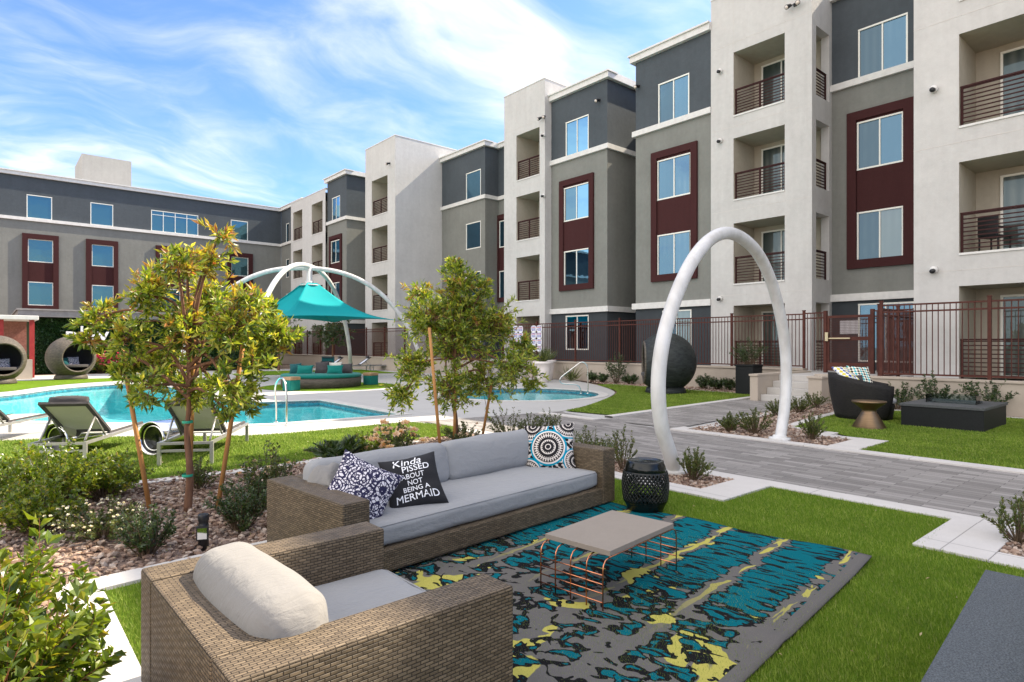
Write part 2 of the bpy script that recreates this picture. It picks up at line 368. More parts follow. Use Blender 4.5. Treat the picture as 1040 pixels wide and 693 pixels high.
def m_concrete(name, c, var=.12, joint=0.0):
    m = mat(name, c, .85, spec=.3); g, b = G(m); o = coords(g)
    a = g.noise(o, 1.1, 5, .6); f = g.noise(o, 60, 3, .7); s = g.noise(o, 7, 4, .65)
    k = g.m('ADD', 1.0, g.m('ADD', g.m('MULTIPLY', g.m('SUBTRACT', a, .5), var*2.0), g.m('ADD', g.m('MULTIPLY', g.m('SUBTRACT', f, .5), var*1.2), g.m('MULTIPLY', g.m('SUBTRACT', s, .5), var))))
    if joint:
        br = g.new('ShaderNodeTexBrick'); g.put(br.inputs['Vector'], o); br.offset = 0; br.inputs['Scale'].default_value = 1
        br.inputs['Brick Width'].default_value = joint; br.inputs['Row Height'].default_value = joint; br.inputs['Mortar Size'].default_value = .005
        k = g.m('MULTIPLY', k, g.m('SUBTRACT', 1.0, g.m('MULTIPLY', br.outputs[1], .45)))
    v = g.vm('SCALE', c); g.put(v.inputs[3], k); g.l.new(v.outputs[0], b.inputs['Base Color']); bump(g, b, f, .25, .003); return m
M['kerb'] = m_concrete('kerb_concrete', (.53, .505, .475), .14, 1.45); M['deck'] = m_concrete('deck_concrete', (.42, .41, .39), .08, 2.6)
M['block'] = m_concrete('block_wall', (.42, .36, .295), .14); M['step'] = m_concrete('step_concrete', (.46, .44, .41)); M['slab'] = m_concrete('concrete_top', (.265, .228, .188), .14)
M['earth'] = noisy('earth', (.20, .14, .10), (.30, .22, .16), 12, .95, bmp=.5)
M['gravel_bed'] = noisy('gravel_bed', (.16, .10, .075), (.34, .25, .20), 55, .95, bmp=.9, bdist=.02)
def m_stones():
    m = mat('river_gravel', (.4, .3, .25), .85, spec=.25); g, b = G(m)
    rnd = g.new('ShaderNodeNewGeometry').outputs['Random Per Island']
    c = g.ramp(rnd, [(0, (.14, .08, .058)), (.3, (.30, .20, .145)), (.6, (.46, .33, .25)), (.85, (.58, .48, .40)), (1, (.22, .16, .13))])
    g.l.new(g.mix(g.noise(coords(g), 90, 3), c, g.mix(1.0, c, (.6, .6, .6), 'MULTIPLY')), b.inputs['Base Color']); return m
M['stones'] = m_stones()
M['whitestone'] = noisy('white_rock', (.66, .62, .57), (.50, .46, .42), 12, .9, bmp=.6, bdist=.01)
def m_turf(name, a, b_, s=1.0):
    m = mat(name, a, .95, spec=.05); g, b = G(m); o = coords(g)
    f = g.noise(o, 130, 3, .7); w = g.noise(g.mapping(o, (1, .45, 1), (0, 0, .4)), 2.3, 4, .6)
    g.l.new(g.mix(g.m('ADD', g.m('MULTIPLY', f, .7), g.m('MULTIPLY', w, .45)), a, b_), b.inputs['Base Color']); bump(g, b, f, 1.0, .03); return m
M['turf'] = m_turf('artificial_turf', (.050, .115, .009), (.185, .295, .022))
def m_blade():
    m = mat('turf_blade', (.07, .13, .02), .6, spec=.25); g, b = G(m)
    rnd = g.new('ShaderNodeNewGeometry').outputs['Random Per Island']; o = coords(g)
    c = g.ramp(rnd, [(0, (.125, .225, .024)), (.5, (.245, .355, .040)), (.9, (.38, .455, .085)), (1, (.42, .42, .15))])
    w = g.noise(g.mapping(o, (1, .4, 1), (0, 0, .5)), 2.2, 4, .6); g.l.new(g.mix(g.step(w, .35, .7), g.mix(1.0, c, (.62, .68, .6), 'MULTIPLY'), c), b.inputs['Base Color'])
    tr = g.new('ShaderNodeBsdfTranslucent'); g.l.new(c, tr.inputs[0]); mx = g.new('ShaderNodeMixShader'); mx.inputs[0].default_value = .25
    g.l.new(b.outputs[0], mx.inputs[1]); g.l.new(tr.outputs[0], mx.inputs[2]); g.l.new(mx.outputs[0], g.n['Material Output'].inputs['Surface']); return m
M['blade'] = m_blade()
def m_pavers():
    m = mat('plank_pavers', (.25, .24, .23), .8, spec=.3); g, b = G(m); o = coords(g)
    uv = g.mapping(o, (1, 1, 1), (0, 0, math.pi/2))
    br = g.new('ShaderNodeTexBrick'); g.put(br.inputs['Vector'], uv); br.offset = .37; br.offset_frequency = 2; br.inputs['Scale'].default_value = 1
    br.inputs['Brick Width'].default_value = .50; br.inputs['Row Height'].default_value = .105; br.inputs['Mortar Size'].default_value = .003; br.inputs['Bias'].default_value = -.1
    g.put(br.inputs['Color1'], (.185, .172, .160)); g.put(br.inputs['Color2'], (.325, .305, .285)); g.put(br.inputs['Mortar'], (.05, .048, .046))
    gr = g.noise(g.mapping(o, (9, .9, 1)), 3, 5, .65); f = g.noise(o, 70, 3)
    v = g.vm('SCALE', br.outputs[0]); g.put(v.inputs[3], g.m('ADD', .55, g.m('ADD', g.m('MULTIPLY', gr, .65), g.m('MULTIPLY', f, .25)))); g.l.new(v.outputs[0], b.inputs['Base Color'])
    bump(g, b, g.m('ADD', g.m('MULTIPLY', g.m('SUBTRACT', 1.0, br.outputs[1]), .6), g.m('MULTIPLY', gr, .4)), .4, .006); return m
M['pavers'] = m_pavers()
def m_water():
    m = mat('pool_water', (.1, .5, .55)); g, b = G(m); o = coords(g)
    gl = g.new('ShaderNodeBsdfGlossy'); gl.inputs['Roughness'].default_value = .02; tr = g.new('ShaderNodeBsdfTransparent'); tr.inputs[0].default_value = (.72, .95, .96, 1)
    bp = g.new('ShaderNodeBump'); bp.inputs['Strength'].default_value = .12; bp.inputs['Distance'].default_value = .05
    g.put(bp.inputs['Height'], g.noise(g.mapping(o, (1, 1, 1)), 3.5, 3, .5, .6)); g.l.new(bp.outputs[0], gl.inputs['Normal'])
    fr = g.new('ShaderNodeFresnel'); fr.inputs[0].default_value = 1.12; g.l.new(bp.outputs[0], fr.inputs['Normal'])
    mx = g.new('ShaderNodeMixShader'); g.l.new(fr.outputs[0], mx.inputs[0]); g.l.new(tr.outputs[0], mx.inputs[1]); g.l.new(gl.outputs[0], mx.inputs[2])
    g.l.new(mx.outputs[0], g.n['Material Output'].inputs['Surface']); return m
M['water'] = m_water()
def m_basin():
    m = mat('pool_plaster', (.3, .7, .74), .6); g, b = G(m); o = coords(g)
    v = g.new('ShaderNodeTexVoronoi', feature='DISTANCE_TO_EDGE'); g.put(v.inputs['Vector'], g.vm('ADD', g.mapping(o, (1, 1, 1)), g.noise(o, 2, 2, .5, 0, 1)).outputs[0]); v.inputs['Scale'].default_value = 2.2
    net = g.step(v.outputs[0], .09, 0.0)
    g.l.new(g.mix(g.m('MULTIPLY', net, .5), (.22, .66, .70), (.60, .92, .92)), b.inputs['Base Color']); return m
M['basin'] = m_basin(); M['tile'] = noisy('waterline_tile', (.02, .12, .18), (.05, .28, .34), 9, .25); M['tile_teal'] = noisy('teal_tile', (.01, .26, .36), (.02, .36, .46), 12, .25)
def m_ivy_back(): return noisy('ivy_back', (.012, .03, .008), (.025, .055, .014), 9, .95)
M['ivy_back'] = m_ivy_back()
M['brick_red'] = noisy('red_paint', (.30, .022, .022), (.36, .035, .03), 4, .6)
M['granite'] = noisy('dark_granite', (.035, .042, .048), (.11, .125, .135), 160, .7, 2, bmp=.5, bdist=.003)
M['firebox'] = noisy('black_firebox', (.007, .0085, .009), (.012, .0135, .014), 40, .6, bmp=.2, spec=.25)
M['ceramic'] = mat('black_ceramic', (.004, .006, .005), .16, spec=.4)
M['planter_white'] = noisy('planter_white', (.78, .72, .68), (.72, .66, .62), 2, .4); M['wood'] = noisy('table_wood', (.40, .26, .14), (.28, .17, .09), 9, .6, stretch=(1, 6, 1))
M['signwhite'] = mat('sign_white', (.80, .80, .82), .5); M['signblue'] = mat('sign_blue', (.05, .07, .38), .5); M['signred'] = mat('sign_red', (.55, .06, .06), .5)
M['letter'] = mat('letter_white', (.85, .85, .86), .4)
M['shade_glass'] = mat('shield_glass', (.5, .55, .56), .05)
def m_clear():
    m = M['shade_glass']; g, b = G(m); tr = g.new('ShaderNodeBsdfTransparent'); tr.inputs[0].default_value = (.82, .88, .88, 1); gl = g.new('ShaderNodeBsdfGlossy'); gl.inputs['Roughness'].default_value = .02
    fr = g.new('ShaderNodeFresnel'); fr.inputs[0].default_value = 1.5; mx = g.new('ShaderNodeMixShader'); g.l.new(fr.outputs[0], mx.inputs[0]); g.l.new(tr.outputs[0], mx.inputs[1]); g.l.new(gl.outputs[0], mx.inputs[2])
    g.l.new(mx.outputs[0], g.n['Material Output'].inputs['Surface'])
m_clear()

# ------------------------------------------------------------------ buildings
class Facade:
    """vertical plane; a = horizontal coordinate, d = distance out of the wall"""
    def __init__(s, axis, off): s.axis, s.off = axis, off      # 'U': faces -X at x=off, a is y   'V': faces -Y at y=off, a is x
    def p(s, a, z, d=0.0): return (s.off-d, a, z) if s.axis == 'U' else (a, s.off-d, z)
    def box(s, mb, a0, a1, z0, z1, d0, d1, mi=0):
        x = [s.p(a0, z0, d0), s.p(a1, z1, d1)]
        return mb.box(min(x[0][0], x[1][0]), max(x[0][0], x[1][0]), min(x[0][1], x[1][1]), max(x[0][1], x[1][1]), z0, z1, mi)
    def wall(s, mb, a0, a1, z0, z1, holes=(), mi=0, d=0.0):
        A = sorted({a0, a1, *[min(max(h[k], a0), a1) for h in holes for k in (0, 1)]}); Z = sorted({z0, z1, *[min(max(h[k], z0), z1) for h in holes for k in (2, 3)]})
        for i in range(len(A)-1):
            for j in range(len(Z)-1):
                ca, cz = (A[i]+A[i+1])/2, (Z[j]+Z[j+1])/2
                if any(h[0] < ca < h[1] and h[2] < cz < h[3] for h in holes): continue
                mb.quad(s.p(A[i], Z[j], d), s.p(A[i+1], Z[j], d), s.p(A[i+1], Z[j+1], d), s.p(A[i], Z[j+1], d), mi)
    def recess(s, mb, h, depth, back=True, mi=0, skip=()):
        a0, a1, z0, z1 = h
        q = {'lo': (a0, a0, z0, z1), 'hi': (a1, a1, z0, z1)}
        for k, (a, _, y0, y1) in q.items():
            if k not in skip: mb.quad(s.p(a, y0), s.p(a, y0, -depth), s.p(a, y1, -depth), s.p(a, y1), mi)
        for z in (z0, z1): mb.quad(s.p(a0, z), s.p(a1, z), s.p(a1, z, -depth), s.p(a0, z, -depth), mi)
        if back: mb.quad(s.p(a0, z0, -depth), s.p(a1, z0, -depth), s.p(a1, z1, -depth), s.p(a0, z1, -depth), mi)
WRNG = random.Random(12)
def window(root, F, a0, a1, z0, z1, glassm=('screen', 'glass'), mull=True, name='window', d=-.05, grid=0, rows=0):
    w = .055; mb = MB(); E = .045
    F.box(mb, a0, a1, z0, z0+w, d, d+E+.012); F.box(mb, a0, a1, z1-w, z1, d, d+E+.012)
    F.box(mb, a0, a0+w, z0+w, z1-w, d, d+E); F.box(mb, a1-w, a1, z0+w, z1-w, d, d+E)
    cuts = [a0+(a1-a0)*k/max(grid, 2) for k in range(1, max(grid, 2))] if (mull or grid) else []
    for c in cuts: F.box(mb, c-w*.42, c+w*.42, z0+w, z1-w, d, d+E-.006)
    if rows: F.box(mb, a0+w, a1-w, z1-(z1-z0)*.22, z1-(z1-z0)*.22+.04, d, d+E-.012)
    f = mb.build(name, M['winframe'], root)
    g = MB(); A = [a0+w, *cuts, a1-w]
    for i in range(len(A)-1): g.quad(F.p(A[i], z0+w, d+.012), F.p(A[i+1], z0+w, d+.012), F.p(A[i+1], z1-w, d+.012), F.p(A[i], z1-w, d+.012), i % 2 if len(cuts) == 1 else 0)
    # photograph: the far sash carries the insect screen
    gm = glassm
    if glassm == ('screen', 'glass'): gm = (WRNG.choice(['screen', 'screen', 'glass_open']), WRNG.choice(['glass', 'glass', 'glass_open', 'glass_drawn']))
    elif glassm == ('screen', 'screen'): gm = (WRNG.choice(['screen', 'glass_open', 'glass_drawn']),)*2
    g.build('pane', [M[gm[1]], M[gm[0]]], f)
    return f
def surround(root, F, a0, a1, z0, z1, wins, bw=.28, d=.10):
    """maroon plaster surround tying two windows together"""
    mb = MB(); i0, i1 = a0+bw, a1-bw
    F.box(mb, a0, i0, z0, z1, -.06, d); F.box(mb, i1, a1, z0, z1, -.06, d); F.box(mb, i0, i1, z1-bw, z1, -.06, d+.002); F.box(mb, i0, i1, z0, z0+bw, -.06, d+.002)
    lo, hi = wins
    F.box(mb, i0, i1, lo[1], hi[0], -.06, .03)
    if hi[1] < z1-bw: F.box(mb, i0, i1, hi[1], z1-bw, -.06, .03)
    if lo[0] > z0+bw: F.box(mb, i0, i1, z0+bw, lo[0], -.06, .03)
    s = mb.build('window_surround', M['maroon'], root)
    for z in wins: window(root, F, i0+.004, i1-.004, z[0], z[1], d=-.02)
    return s
def railing(root, F, a0, a1, z, h=.98, d=-.12, mid=True):
    mb = MB()
    for a in ([a0+.03, (a0+a1)/2, a1-.03] if mid else [a0+.03, a1-.03]): F.box(mb, a-.025, a+.025, z, z+h, d-.025, d+.025)
    for k in range(9): F.box(mb, a0+.01, a1-.01, z+.10+k*.105, z+.128+k*.105, d-.012, d+.012)
    F.box(mb, a0, a1, z+h-.004, z+h+.036, d-.03, d+.03)
    return mb.build('balcony_railing', M['rail'], root)
def spotlight(root, F, a, z, twin=True):
    mb = MB(); ms = (-.13, .13) if twin else (0,)
    F.box(mb, a-.05, a+.05, z-.05, z+.05, 0, .06)
    for q in ms:
        c0 = Vector(F.p(a+q, z, .10)); c1 = Vector(F.p(a+q*1.5, z-.10, .27))
        mb.tube([F.p(a, z, .05), c0], .02, 6); mb.tube([c0, c1], [.055, .085], 10)
        dirv = (c1-c0).normalized(); mb.tube([c1+dirv*.002, c1+dirv*.008], .07, 10, 1)
    mb.build('spotlight', [M['black'], M['lamp']], root)
def sprinkler(root, F, a, z):
    mb = MB(); mb.tube([F.p(a, z, 0), F.p(a, z, .10)], .09, 10); mb.tube([F.p(a, z-.03, .10), F.p(a, z-.05, .2)], .06, 10, 1); mb.build('wall_fitting', [M['trim'], M['black']], root)
TZ = .72                                                     # terrace floor
SILL = (3.866, 7.02, 10.166); OTOP = (6.13, 9.317, 12.535)
BAND1 = (3.11, 3.36); BAND2 = (10.55, 10.776); W4 = (10.76, 12.46); W3 = (7.60, 9.255); W2 = (4.445, 6.152); FR = (4.217, 9.628); GW = (1.34, 3.0)
ROOF = 13.766; CORN = 14.066; TOWER = 14.84
VB = 36.0
def dark_section(root, a0, a1, V, fhole=(), fhole4=(), fholeg=(), fhole2=(), left=True, right=True, F=None, back=None, top=ROOF, band1=True):
    """slate base, sage middle, slate top, white bands and cornice"""
    F = F or Facade('U', V); B = back or VB; ax = F.axis; depth = B-V
    def shell(z0, z1, holes, m, name='wall'):
        mb = MB(); F.wall(mb, a0, a1, z0, z1, holes)
        for h in holes: F.recess(mb, h, .10, False)
        for on, a in ((left, a1), (right, a0)):
            if not on: a += -.004 if a == a1 else .004
            mb.quad(F.p(a, z0), F.p(a, z0, -depth), F.p(a, z1, -depth), F.p(a, z1))
        mb.quad(F.p(a0, z0, -depth), F.p(a1, z0, -depth), F.p(a1, z1, -depth), F.p(a0, z1, -depth))
        mb.build(name, m, root)
    shell(0, BAND1[1] if band1 else .1, fholeg, M['base_slate'] if band1 else M['sage']); shell(BAND1[1] if band1 else .1, BAND2[1]-.04, fhole2, M['sage']); shell(BAND2[1]-.04, top, fhole4, M['slate'])
    for (z0, z1) in ([BAND1] if band1 else [])+[BAND2]:
        mb = MB(); F.box(mb, a0-(.12 if right else 0), a1+(.12 if left else 0), z0, z1, -.3, .12)
        if right: _side(mb, F, a0, z0, z1, depth, -1)
        if left: _side(mb, F, a1, z0, z1, depth, 1)
        mb.build('band', M['trim'], root)
    mb = MB(); F.box(mb, a0-(.2 if right else 0), a1+(.2 if left else 0), top-.02, CORN-.07, -.4, .18)
    F.box(mb, a0-(.26 if right else 0), a1+(.26 if left else 0), CORN-.07, CORN, -.45, .25)
    if right: _side(mb, F, a0, top-.02, CORN, depth, -1, .2)
    if left: _side(mb, F, a1, top-.02, CORN, depth, 1, .2)
    mb.build('cornice', M['trim'], root)
    mb = MB(); mb.quad(F.p(a0, top-.05, -.2), F.p(a1, top-.05, -.2), F.p(a1, top-.05, -depth), F.p(a0, top-.05, -depth)); mb.build('roof', M['roofing'], root)
    return F
def _side(mb, F, a, z0, z1, depth, sg, w=.12):
    lo, hi = (a-w+.003, a-.0) if sg < 0 else (a, a+w-.003)
    F.box(mb, lo, hi, z0+.003, z1-.003, -depth, -.3)
def tower(root, a0, a1, V, cols, top=TOWER, side_open=None, depth=1.55, left=True, right=True, ground=True, back=None):
    """pale plaster tower with stacked recessed balconies"""
    F = Facade('U', V); holes = []; B = back or VB
    for (c0, c1) in cols:
        if ground: holes.append((c0, c1, TZ, 3.05))
        holes += [(c0, c1, s, t) for s, t in zip(SILL, OTOP)]
    mb = MB(); F.wall(mb, a0, a1, 0, top, holes); S = Facade('V', a0)
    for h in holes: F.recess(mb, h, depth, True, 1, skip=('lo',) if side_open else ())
    if right:
        sh = [(side_open[0], side_open[1], h[2], h[3]) for h in holes] if side_open else []
        S.wall(mb, V, B, 0, top, sh)
        if side_open:
            for h in sh: S.recess(mb, h, .28, False)
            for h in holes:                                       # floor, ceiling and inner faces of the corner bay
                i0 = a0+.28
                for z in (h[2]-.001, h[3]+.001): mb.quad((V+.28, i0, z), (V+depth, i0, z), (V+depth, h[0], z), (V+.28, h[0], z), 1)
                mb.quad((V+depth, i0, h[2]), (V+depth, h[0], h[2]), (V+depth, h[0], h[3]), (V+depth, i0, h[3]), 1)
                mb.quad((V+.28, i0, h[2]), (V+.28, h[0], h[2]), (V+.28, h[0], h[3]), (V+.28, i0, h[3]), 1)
    if left: mb.quad((V, a1, 0), (B, a1, 0), (B, a1, top), (V, a1, top))
    mb.quad((B, a0, 0), (B, a1, 0), (B, a1, top), (B, a0, top)); mb.quad((V, a0, top-.3), (V, a1, top-.3), (B, a1, top-.3), (B, a0, top-.3))
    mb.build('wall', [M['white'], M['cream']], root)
    cp = MB(); F.box(cp, a0-.02, a1+.02, top, top+.05, -.3, .025)
    if right: cp.box(V+.3, B, a0-.02, a0+.28, top+.001, top+.048)
    if left: cp.box(V+.3, B, a1-.28, a1+.02, top+.001, top+.048)
    cp.build('parapet_cap', M['trim'], root)
    # thin control joints scored in the plaster
    jt = MB()
    for z in (3.44, 6.62, 9.76, 12.9): F.box(jt, a0, a1, z, z+.018, 0, .004) if not any(h[2] < z < h[3] for h in holes) else None
    for c0, c1 in cols:
        for a in (c0-.012, c1+.002):
            zz = sorted([z for h in holes if h[0] == c0 for z in h[2:4]])
            F.box(jt, a, a+.010, zz[-1]+.01, top-.2, 0, .003)
    jt.build('control_joint', M['kerb'], root)
    for (c0, c1) in cols:
        for k, s in enumerate(((TZ,)+SILL) if ground else SILL):
            t = ((3.05,)+OTOP)[k] if ground else OTOP[k]
            railing(root, F, c0+.004, c1-.004, s+.004, mid=(c1-c0) > 1.2)
            lip = MB(); F.box(lip, c0+.003, c1-.003, s-.05, s+.005, -.25, .03); lip.build('balcony_lip', M['trim'], root)
            D = Facade('U', V+depth); w = (c1-c0)
            dr = window(root, D, c0+.04*w, c0+.84*w, s+.03, t-.18, ('door_glass', 'door_glass'), name='sliding_door', d=0.0)
    return F

root = thing('apartment_building', 'four storey slate and white apartment block with stacked balconies, on the right behind the fence', 'building', (22, 12, 0))
bld = bpy.data.objects.new('x', None)                            # geometry is in world space; the root keeps a plain location
root.location = (0, 0, 0)
R_ = root
# S1: white tower nearest the camera
V1 = 18.4; u1 = uV(928, V1); c1 = uV(974, V1)
F1 = tower(R_, -6.0, u1, V1, [(c1-3.3, c1)], top=16.75)  # unseen top raised and hidden end lengthened to shade the seating
for z in (11.35, 8.1, 3.5): sprinkler(R_, F1, uV(949, V1), z)
# S2: slate recess
V2 = 22.9; u2 = 9.24
F2 = Facade('U', V2); a0, a1 = uV(922, V2), uV(871.5, V2)
dark_section(R_, u1-.9, u2, V2, fhole=(), fhole4=[(a0, a1, *W4)], fholeg=[(a0-.2, a1, 1.0, 3.0)], fhole2=[(a0-.05, a1+.05, FR[0]+.2, FR[1]-.2)], left=False, right=False)
window(R_, F2, a0, a1, *W4); window(R_, F2, a0-.2, a1, 1.0, 3.0)
surround(R_, F2, uV(927, V2)-.05, uV(861, V2), *FR, [W2, W3], bw=.30)
# S3: white corner tower
V3 = 21.3; u3 = uV(722, V3)
F3 = tower(R_, u2, u3, V3, [(uV(797, V3), uV(745, V3))], side_open=(V3+.32, V3+1.38), right=True)
for s in SILL+(TZ,): railing(R_, Facade('V', u2), V3+.33, V3+1.37, s+.004, mid=False)
spotlight(R_, F3, uV(808, V3), 13.35); sprinkler(R_, F3, uV(732, V3), 12.0); sprinkler(R_, F3, uV(732, V3), 9.35); sprinkler(R_, F3, uV(732, V3), 3.35)
# S4
V4 = 21.36; u4 = uV(645.7, V4); F4 = Facade('U', V4)
a0, a1 = uV(700, V4), uV(668.5, V4)
dark_section(R_, u3, u4, V4, fhole4=[(a0, a1, *W4)], fhole2=[(a0, a1, FR[0]+.2, FR[1]-.2)], fholeg=[(a0-.1, a1-.2, *GW)], right=False)
window(R_, F4, a0, a1, *W4); window(R_, F4, a0-.1, a1-.2, *GW); surround(R_, F4, uV(708.8, V4), uV(662.3, V4), *FR, [W2, W3])
spotlight(R_, F4, uV(648, V4)-.05, 12.7, False)
# recess between S4 and S5
mb = MB(); FR_ = Facade('U', 26.0); FR_.wall(mb, u4, uV(616.8, 21.6), 0, ROOF); mb.build('wall', M['base_slate'], R_)
# S5
V5 = 21.6; u5a, u5b = uV(616.8, V5), uV(560, V5); F5 = Facade('U', V5)
a0, a1 = uV(597.8, V5), uV(574.5, V5)
dark_section(R_, u5a, u5b, V5, fhole4=[(a0, a1, *W4)], fhole2=[(a0, a1, FR[0]+.2, FR[1]-.2)], fholeg=[(a0, a1, *GW)], left=False)
window(R_, F5, a0, a1, *W4); window(R_, F5, a0, a1, *GW); surround(R_, F5, uV(603.5, V5), uV(569, V5), *FR, [W2, W3])
spotlight(R_, F5, uV(609, V5), 12.9, False)
# S6 tower
V6 = 21.15; u6 = uV(512, V6); F6 = tower(R_, u5b, u6, V6, [(uV(548, V6), uV(524.5, V6))])
spotlight(R_, F6, uV(553, V6), 12.9); sprinkler(R_, F6, uV(553, V6), 12.0); sprinkler(R_, F6, uV(553, V6), 9.0)
# S7 with a shallow setback next to the tower
V7 = 23.25; V7b = 24.3; u7a, u7b = uV(492.7, V7), uV(449, V7)
F7 = Facade('U', V7); a0, a1 = uV(488.3, V7), uV(473.3, V7)
dark_section(R_, u7a, u7b+.02, V7, fhole4=[(a0, a1, *W4)], fhole2=[(a0, a1, *W3), (a0, a1, *W2)], fholeg=[(a0, a1, *GW)], left=False)
for z in (W4, W3, W2, GW): window(R_, F7, a0, a1, *z, ('screen', 'screen'), mull=False)
F7b = Facade('U', V7b); dark_section(R_, u6-.9, u7a, V7b, fhole2=[(uV(511, V7b)-1.1, uV(507.5, V7b), *W3), (uV(511, V7b)-1.1, uV(507.5, V7b), *W2)], left=False, right=False)
surround(R_, F7b, uV(511, V7b)-1.4, uV(504.5, V7b), *FR, [W2, W3])
# S8 tower stands three metres forward
V8 = 19.7; u8a, u8b = uV(401.4, V8), uV(371, V8)
F8 = tower(R_, u8a, u8b, V8, [(uV(393.6, V8), uV(377.6, V8))]); spotlight(R_, F8, uV(396, V8), 13.2, False)
# gap, S9, S10, S11 at the far end
V9 = 19.6; u9a, u9b = uV(352, V9), uV(332.5, V9); F9 = Facade('U', V9)
mb = MB(); Facade('U', 25.0).wall(mb, u8b, u9a, 0, ROOF); mb.build('wall', M['base_slate'], R_)
a0, a1 = uV(345.3, V9), uV(337.3, V9)
dark_section(R_, u9a, u9b, V9, fhole4=[(a0, a1, *W4)], fhole2=[(a0, a1, FR[0]+.2, FR[1]-.2)])
window(R_, F9, a0, a1, *W4); surround(R_, F9, uV(347.6, V9), uV(335, V9), *FR, [W2, W3], bw=.26)
V10 = 19.45; u10 = uV(295.5, V10)
tower(R_, u9b, u10, V10, [(uV(327.6, V10), uV(316.6, V10)), (uV(307, V10), uV(297.8, V10))], top=13.35, right=False)
UL = 56.6; V11 = 20.6; F11 = Facade('U', V11); a0, a1 = uV(293.6, V11), uV(290.6, V11)
dark_section(R_, u10, UL-.005, V11, fhole4=[(a0, a1, *W4)], fhole2=[(a0, a1, *W3), (a0, a1, *W2)], left=False, right=False)
for z in (W4, W3, W2): window(R_, F11, a0, a1, *z, ('screen', 'screen'), mull=False)
# continuation of the block towards and past the camera (outside the frame, casts the courtyard's shade)
dark_section(R_, -9.0, -6.0, 20.6, left=False, right=False); tower(R_, -14.0, -9.0, V1, [(-13, -10)], ground=False); dark_section(R_, -30.0, -14.0, 20.6, left=False, right=True)

# ---- left block closes the far end of the court
L = thing('apartment_block', 'long slate and sage apartment block across the far left, with maroon framed windows', 'building', (0, 0, 0))
FL = Facade('V', UL)
def aL(px): return vU(px, UL)
w4 = [(27, 53), (91.8, 115), (153.5, 201.4), (234.4, 251.8)]; fr = [(22.4, 59.6), (87.2, 119.8), (158, 187), (230.6, 256.4)]; win = [(28.2, 54), (93, 115.3), (162.5, 183), (234.6, 252)]
h4 = [(aL(a), aL(b), *W4) for a, b in w4]; extra = [(-14.2, -11.6), (-22.5, -20)]
h4 += [(a, b, *W4) for a, b in extra]
h2 = [(aL(a)+.1, aL(b)-.1, FR[0]+.2, FR[1]-.2) for a, b in fr]
dark_section(L, -34, V11+.0, UL, fhole4=h4, fhole2=h2, F=FL, back=UL+14, left=False, right=True, band1=False)
for i, h in enumerate(h4): window(L, FL, *h, ('teal_glass', 'teal_glass'), mull=False, grid=4 if i == 2 else 0, rows=1 if i == 2 else 0)
for (a, b), (c, d) in zip(fr, win):
    mb = MB(); i0, i1, o0, o1 = aL(c), aL(d), aL(a), aL(b)
    FL.box(mb, o0, i0, *FR, -.06, .14); FL.box(mb, i1, o1, *FR, -.06, .14); FL.box(mb, i0, i1, W3[1], FR[1], -.06, .143); FL.box(mb, i0, i1, FR[0], W2[0], -.06, .143); FL.box(mb, i0, i1, W2[1], W3[0], -.06, .05)
    mb.build('window_surround', M['maroon'], L)
    for z in (W2, W3): window(L, FL, i0+.003, i1-.003, *z, ('teal_glass', 'teal_glass'), mull=False, d=0.0)
mb = MB(); s0 = Vector(P(84, 186.5, 15.2)); x0, x1 = vU(83, UL+4), vU(133.5, UL+4)
mb.box(x0, x1, UL+4, UL+9, ROOF-.1, 17.1); mb.build('stair_bulkhead', stucco('stucco_bulkhead', (.38, .37, .34)), L)
for o in (root, L): pass
bpy.data.objects.remove(bld)

# ---- single storey ivy wing in front of the left block
W = thing('ivy_wing', 'low wing with grey fascia and ivy covered wall behind the two taupe pods', 'building', (0, 0, 0))
UW = 42.0; wx0, wx1 = 1.4, 15.0
mb = MB(); mb.box(wx0+.5, wx1, UW, UW+9, 0, 3.05); mb.build('wall', M['ivy_back'], W)
mb = MB(); mb.box(wx0-.1, wx1+.2, UW-.7, UW+9.2, 3.08, 3.42); mb.box(wx0-.16, wx1+.26, UW-.76, UW+9.26, 3.42, 3.50); mb.build('fascia', noisy('fascia_grey', (.20, .19, .19), (.25, .24, .23), 4), W)
def leaf_cards(pts, dirs, L, Wd, rng, fold=.25, sides=None):
    """numpy leaves: 4 verts, two triangles each"""
    n = len(pts); d = dirs/np.linalg.norm(dirs, axis=1, keepdims=True)
    r = rng.normal(size=(n, 3)) if sides is None else sides
    s = np.cross(d, r); s /= np.linalg.norm(s, axis=1, keepdims=True)+1e-9; nn = np.cross(s, d)
    L = np.broadcast_to(np.asarray(L, float), (n,))[:, None]; Wd = np.broadcast_to(np.asarray(Wd, float), (n,))[:, None]
    v = np.empty((n, 5, 3)); mid = pts+d*L*.48
    v[:, 0] = pts; v[:, 1] = mid+s*Wd*.5+nn*Wd*fold; v[:, 2] = pts+d*L-nn*L*.10; v[:, 3] = mid-s*Wd*.5+nn*Wd*fold; v[:, 4] = mid
    b = (np.arange(n)*5)[:, None]
    f = np.concatenate([b+[0, 4, 1], b+[1, 4, 2], b+[0, 3, 4], b+[3, 2, 4]], 1).reshape(-1, 3)
    return v.reshape(-1, 3), f
n = 15000
pts = np.stack([RNG.uniform(wx0+.5, wx1, n), UW-RNG.uniform(0, .16, n), RNG.uniform(.1, 3.06, n)], 1)
pts[:, 1] -= .12*np.sin(pts[:, 0]*2.1+pts[:, 2]*1.7)**2
dr = np.stack([RNG.normal(0, .5, n), -.5-RNG.random(n)*.4, RNG.normal(-.7, .4, n)], 1)
v, f = leaf_cards(pts, dr, RNG.uniform(.09, .16, n), RNG.uniform(.08, .13, n), RNG)
fast_mesh('ivy', v, f, M['leaf_ivy'], parent=W)['kind'] = 'stuff'
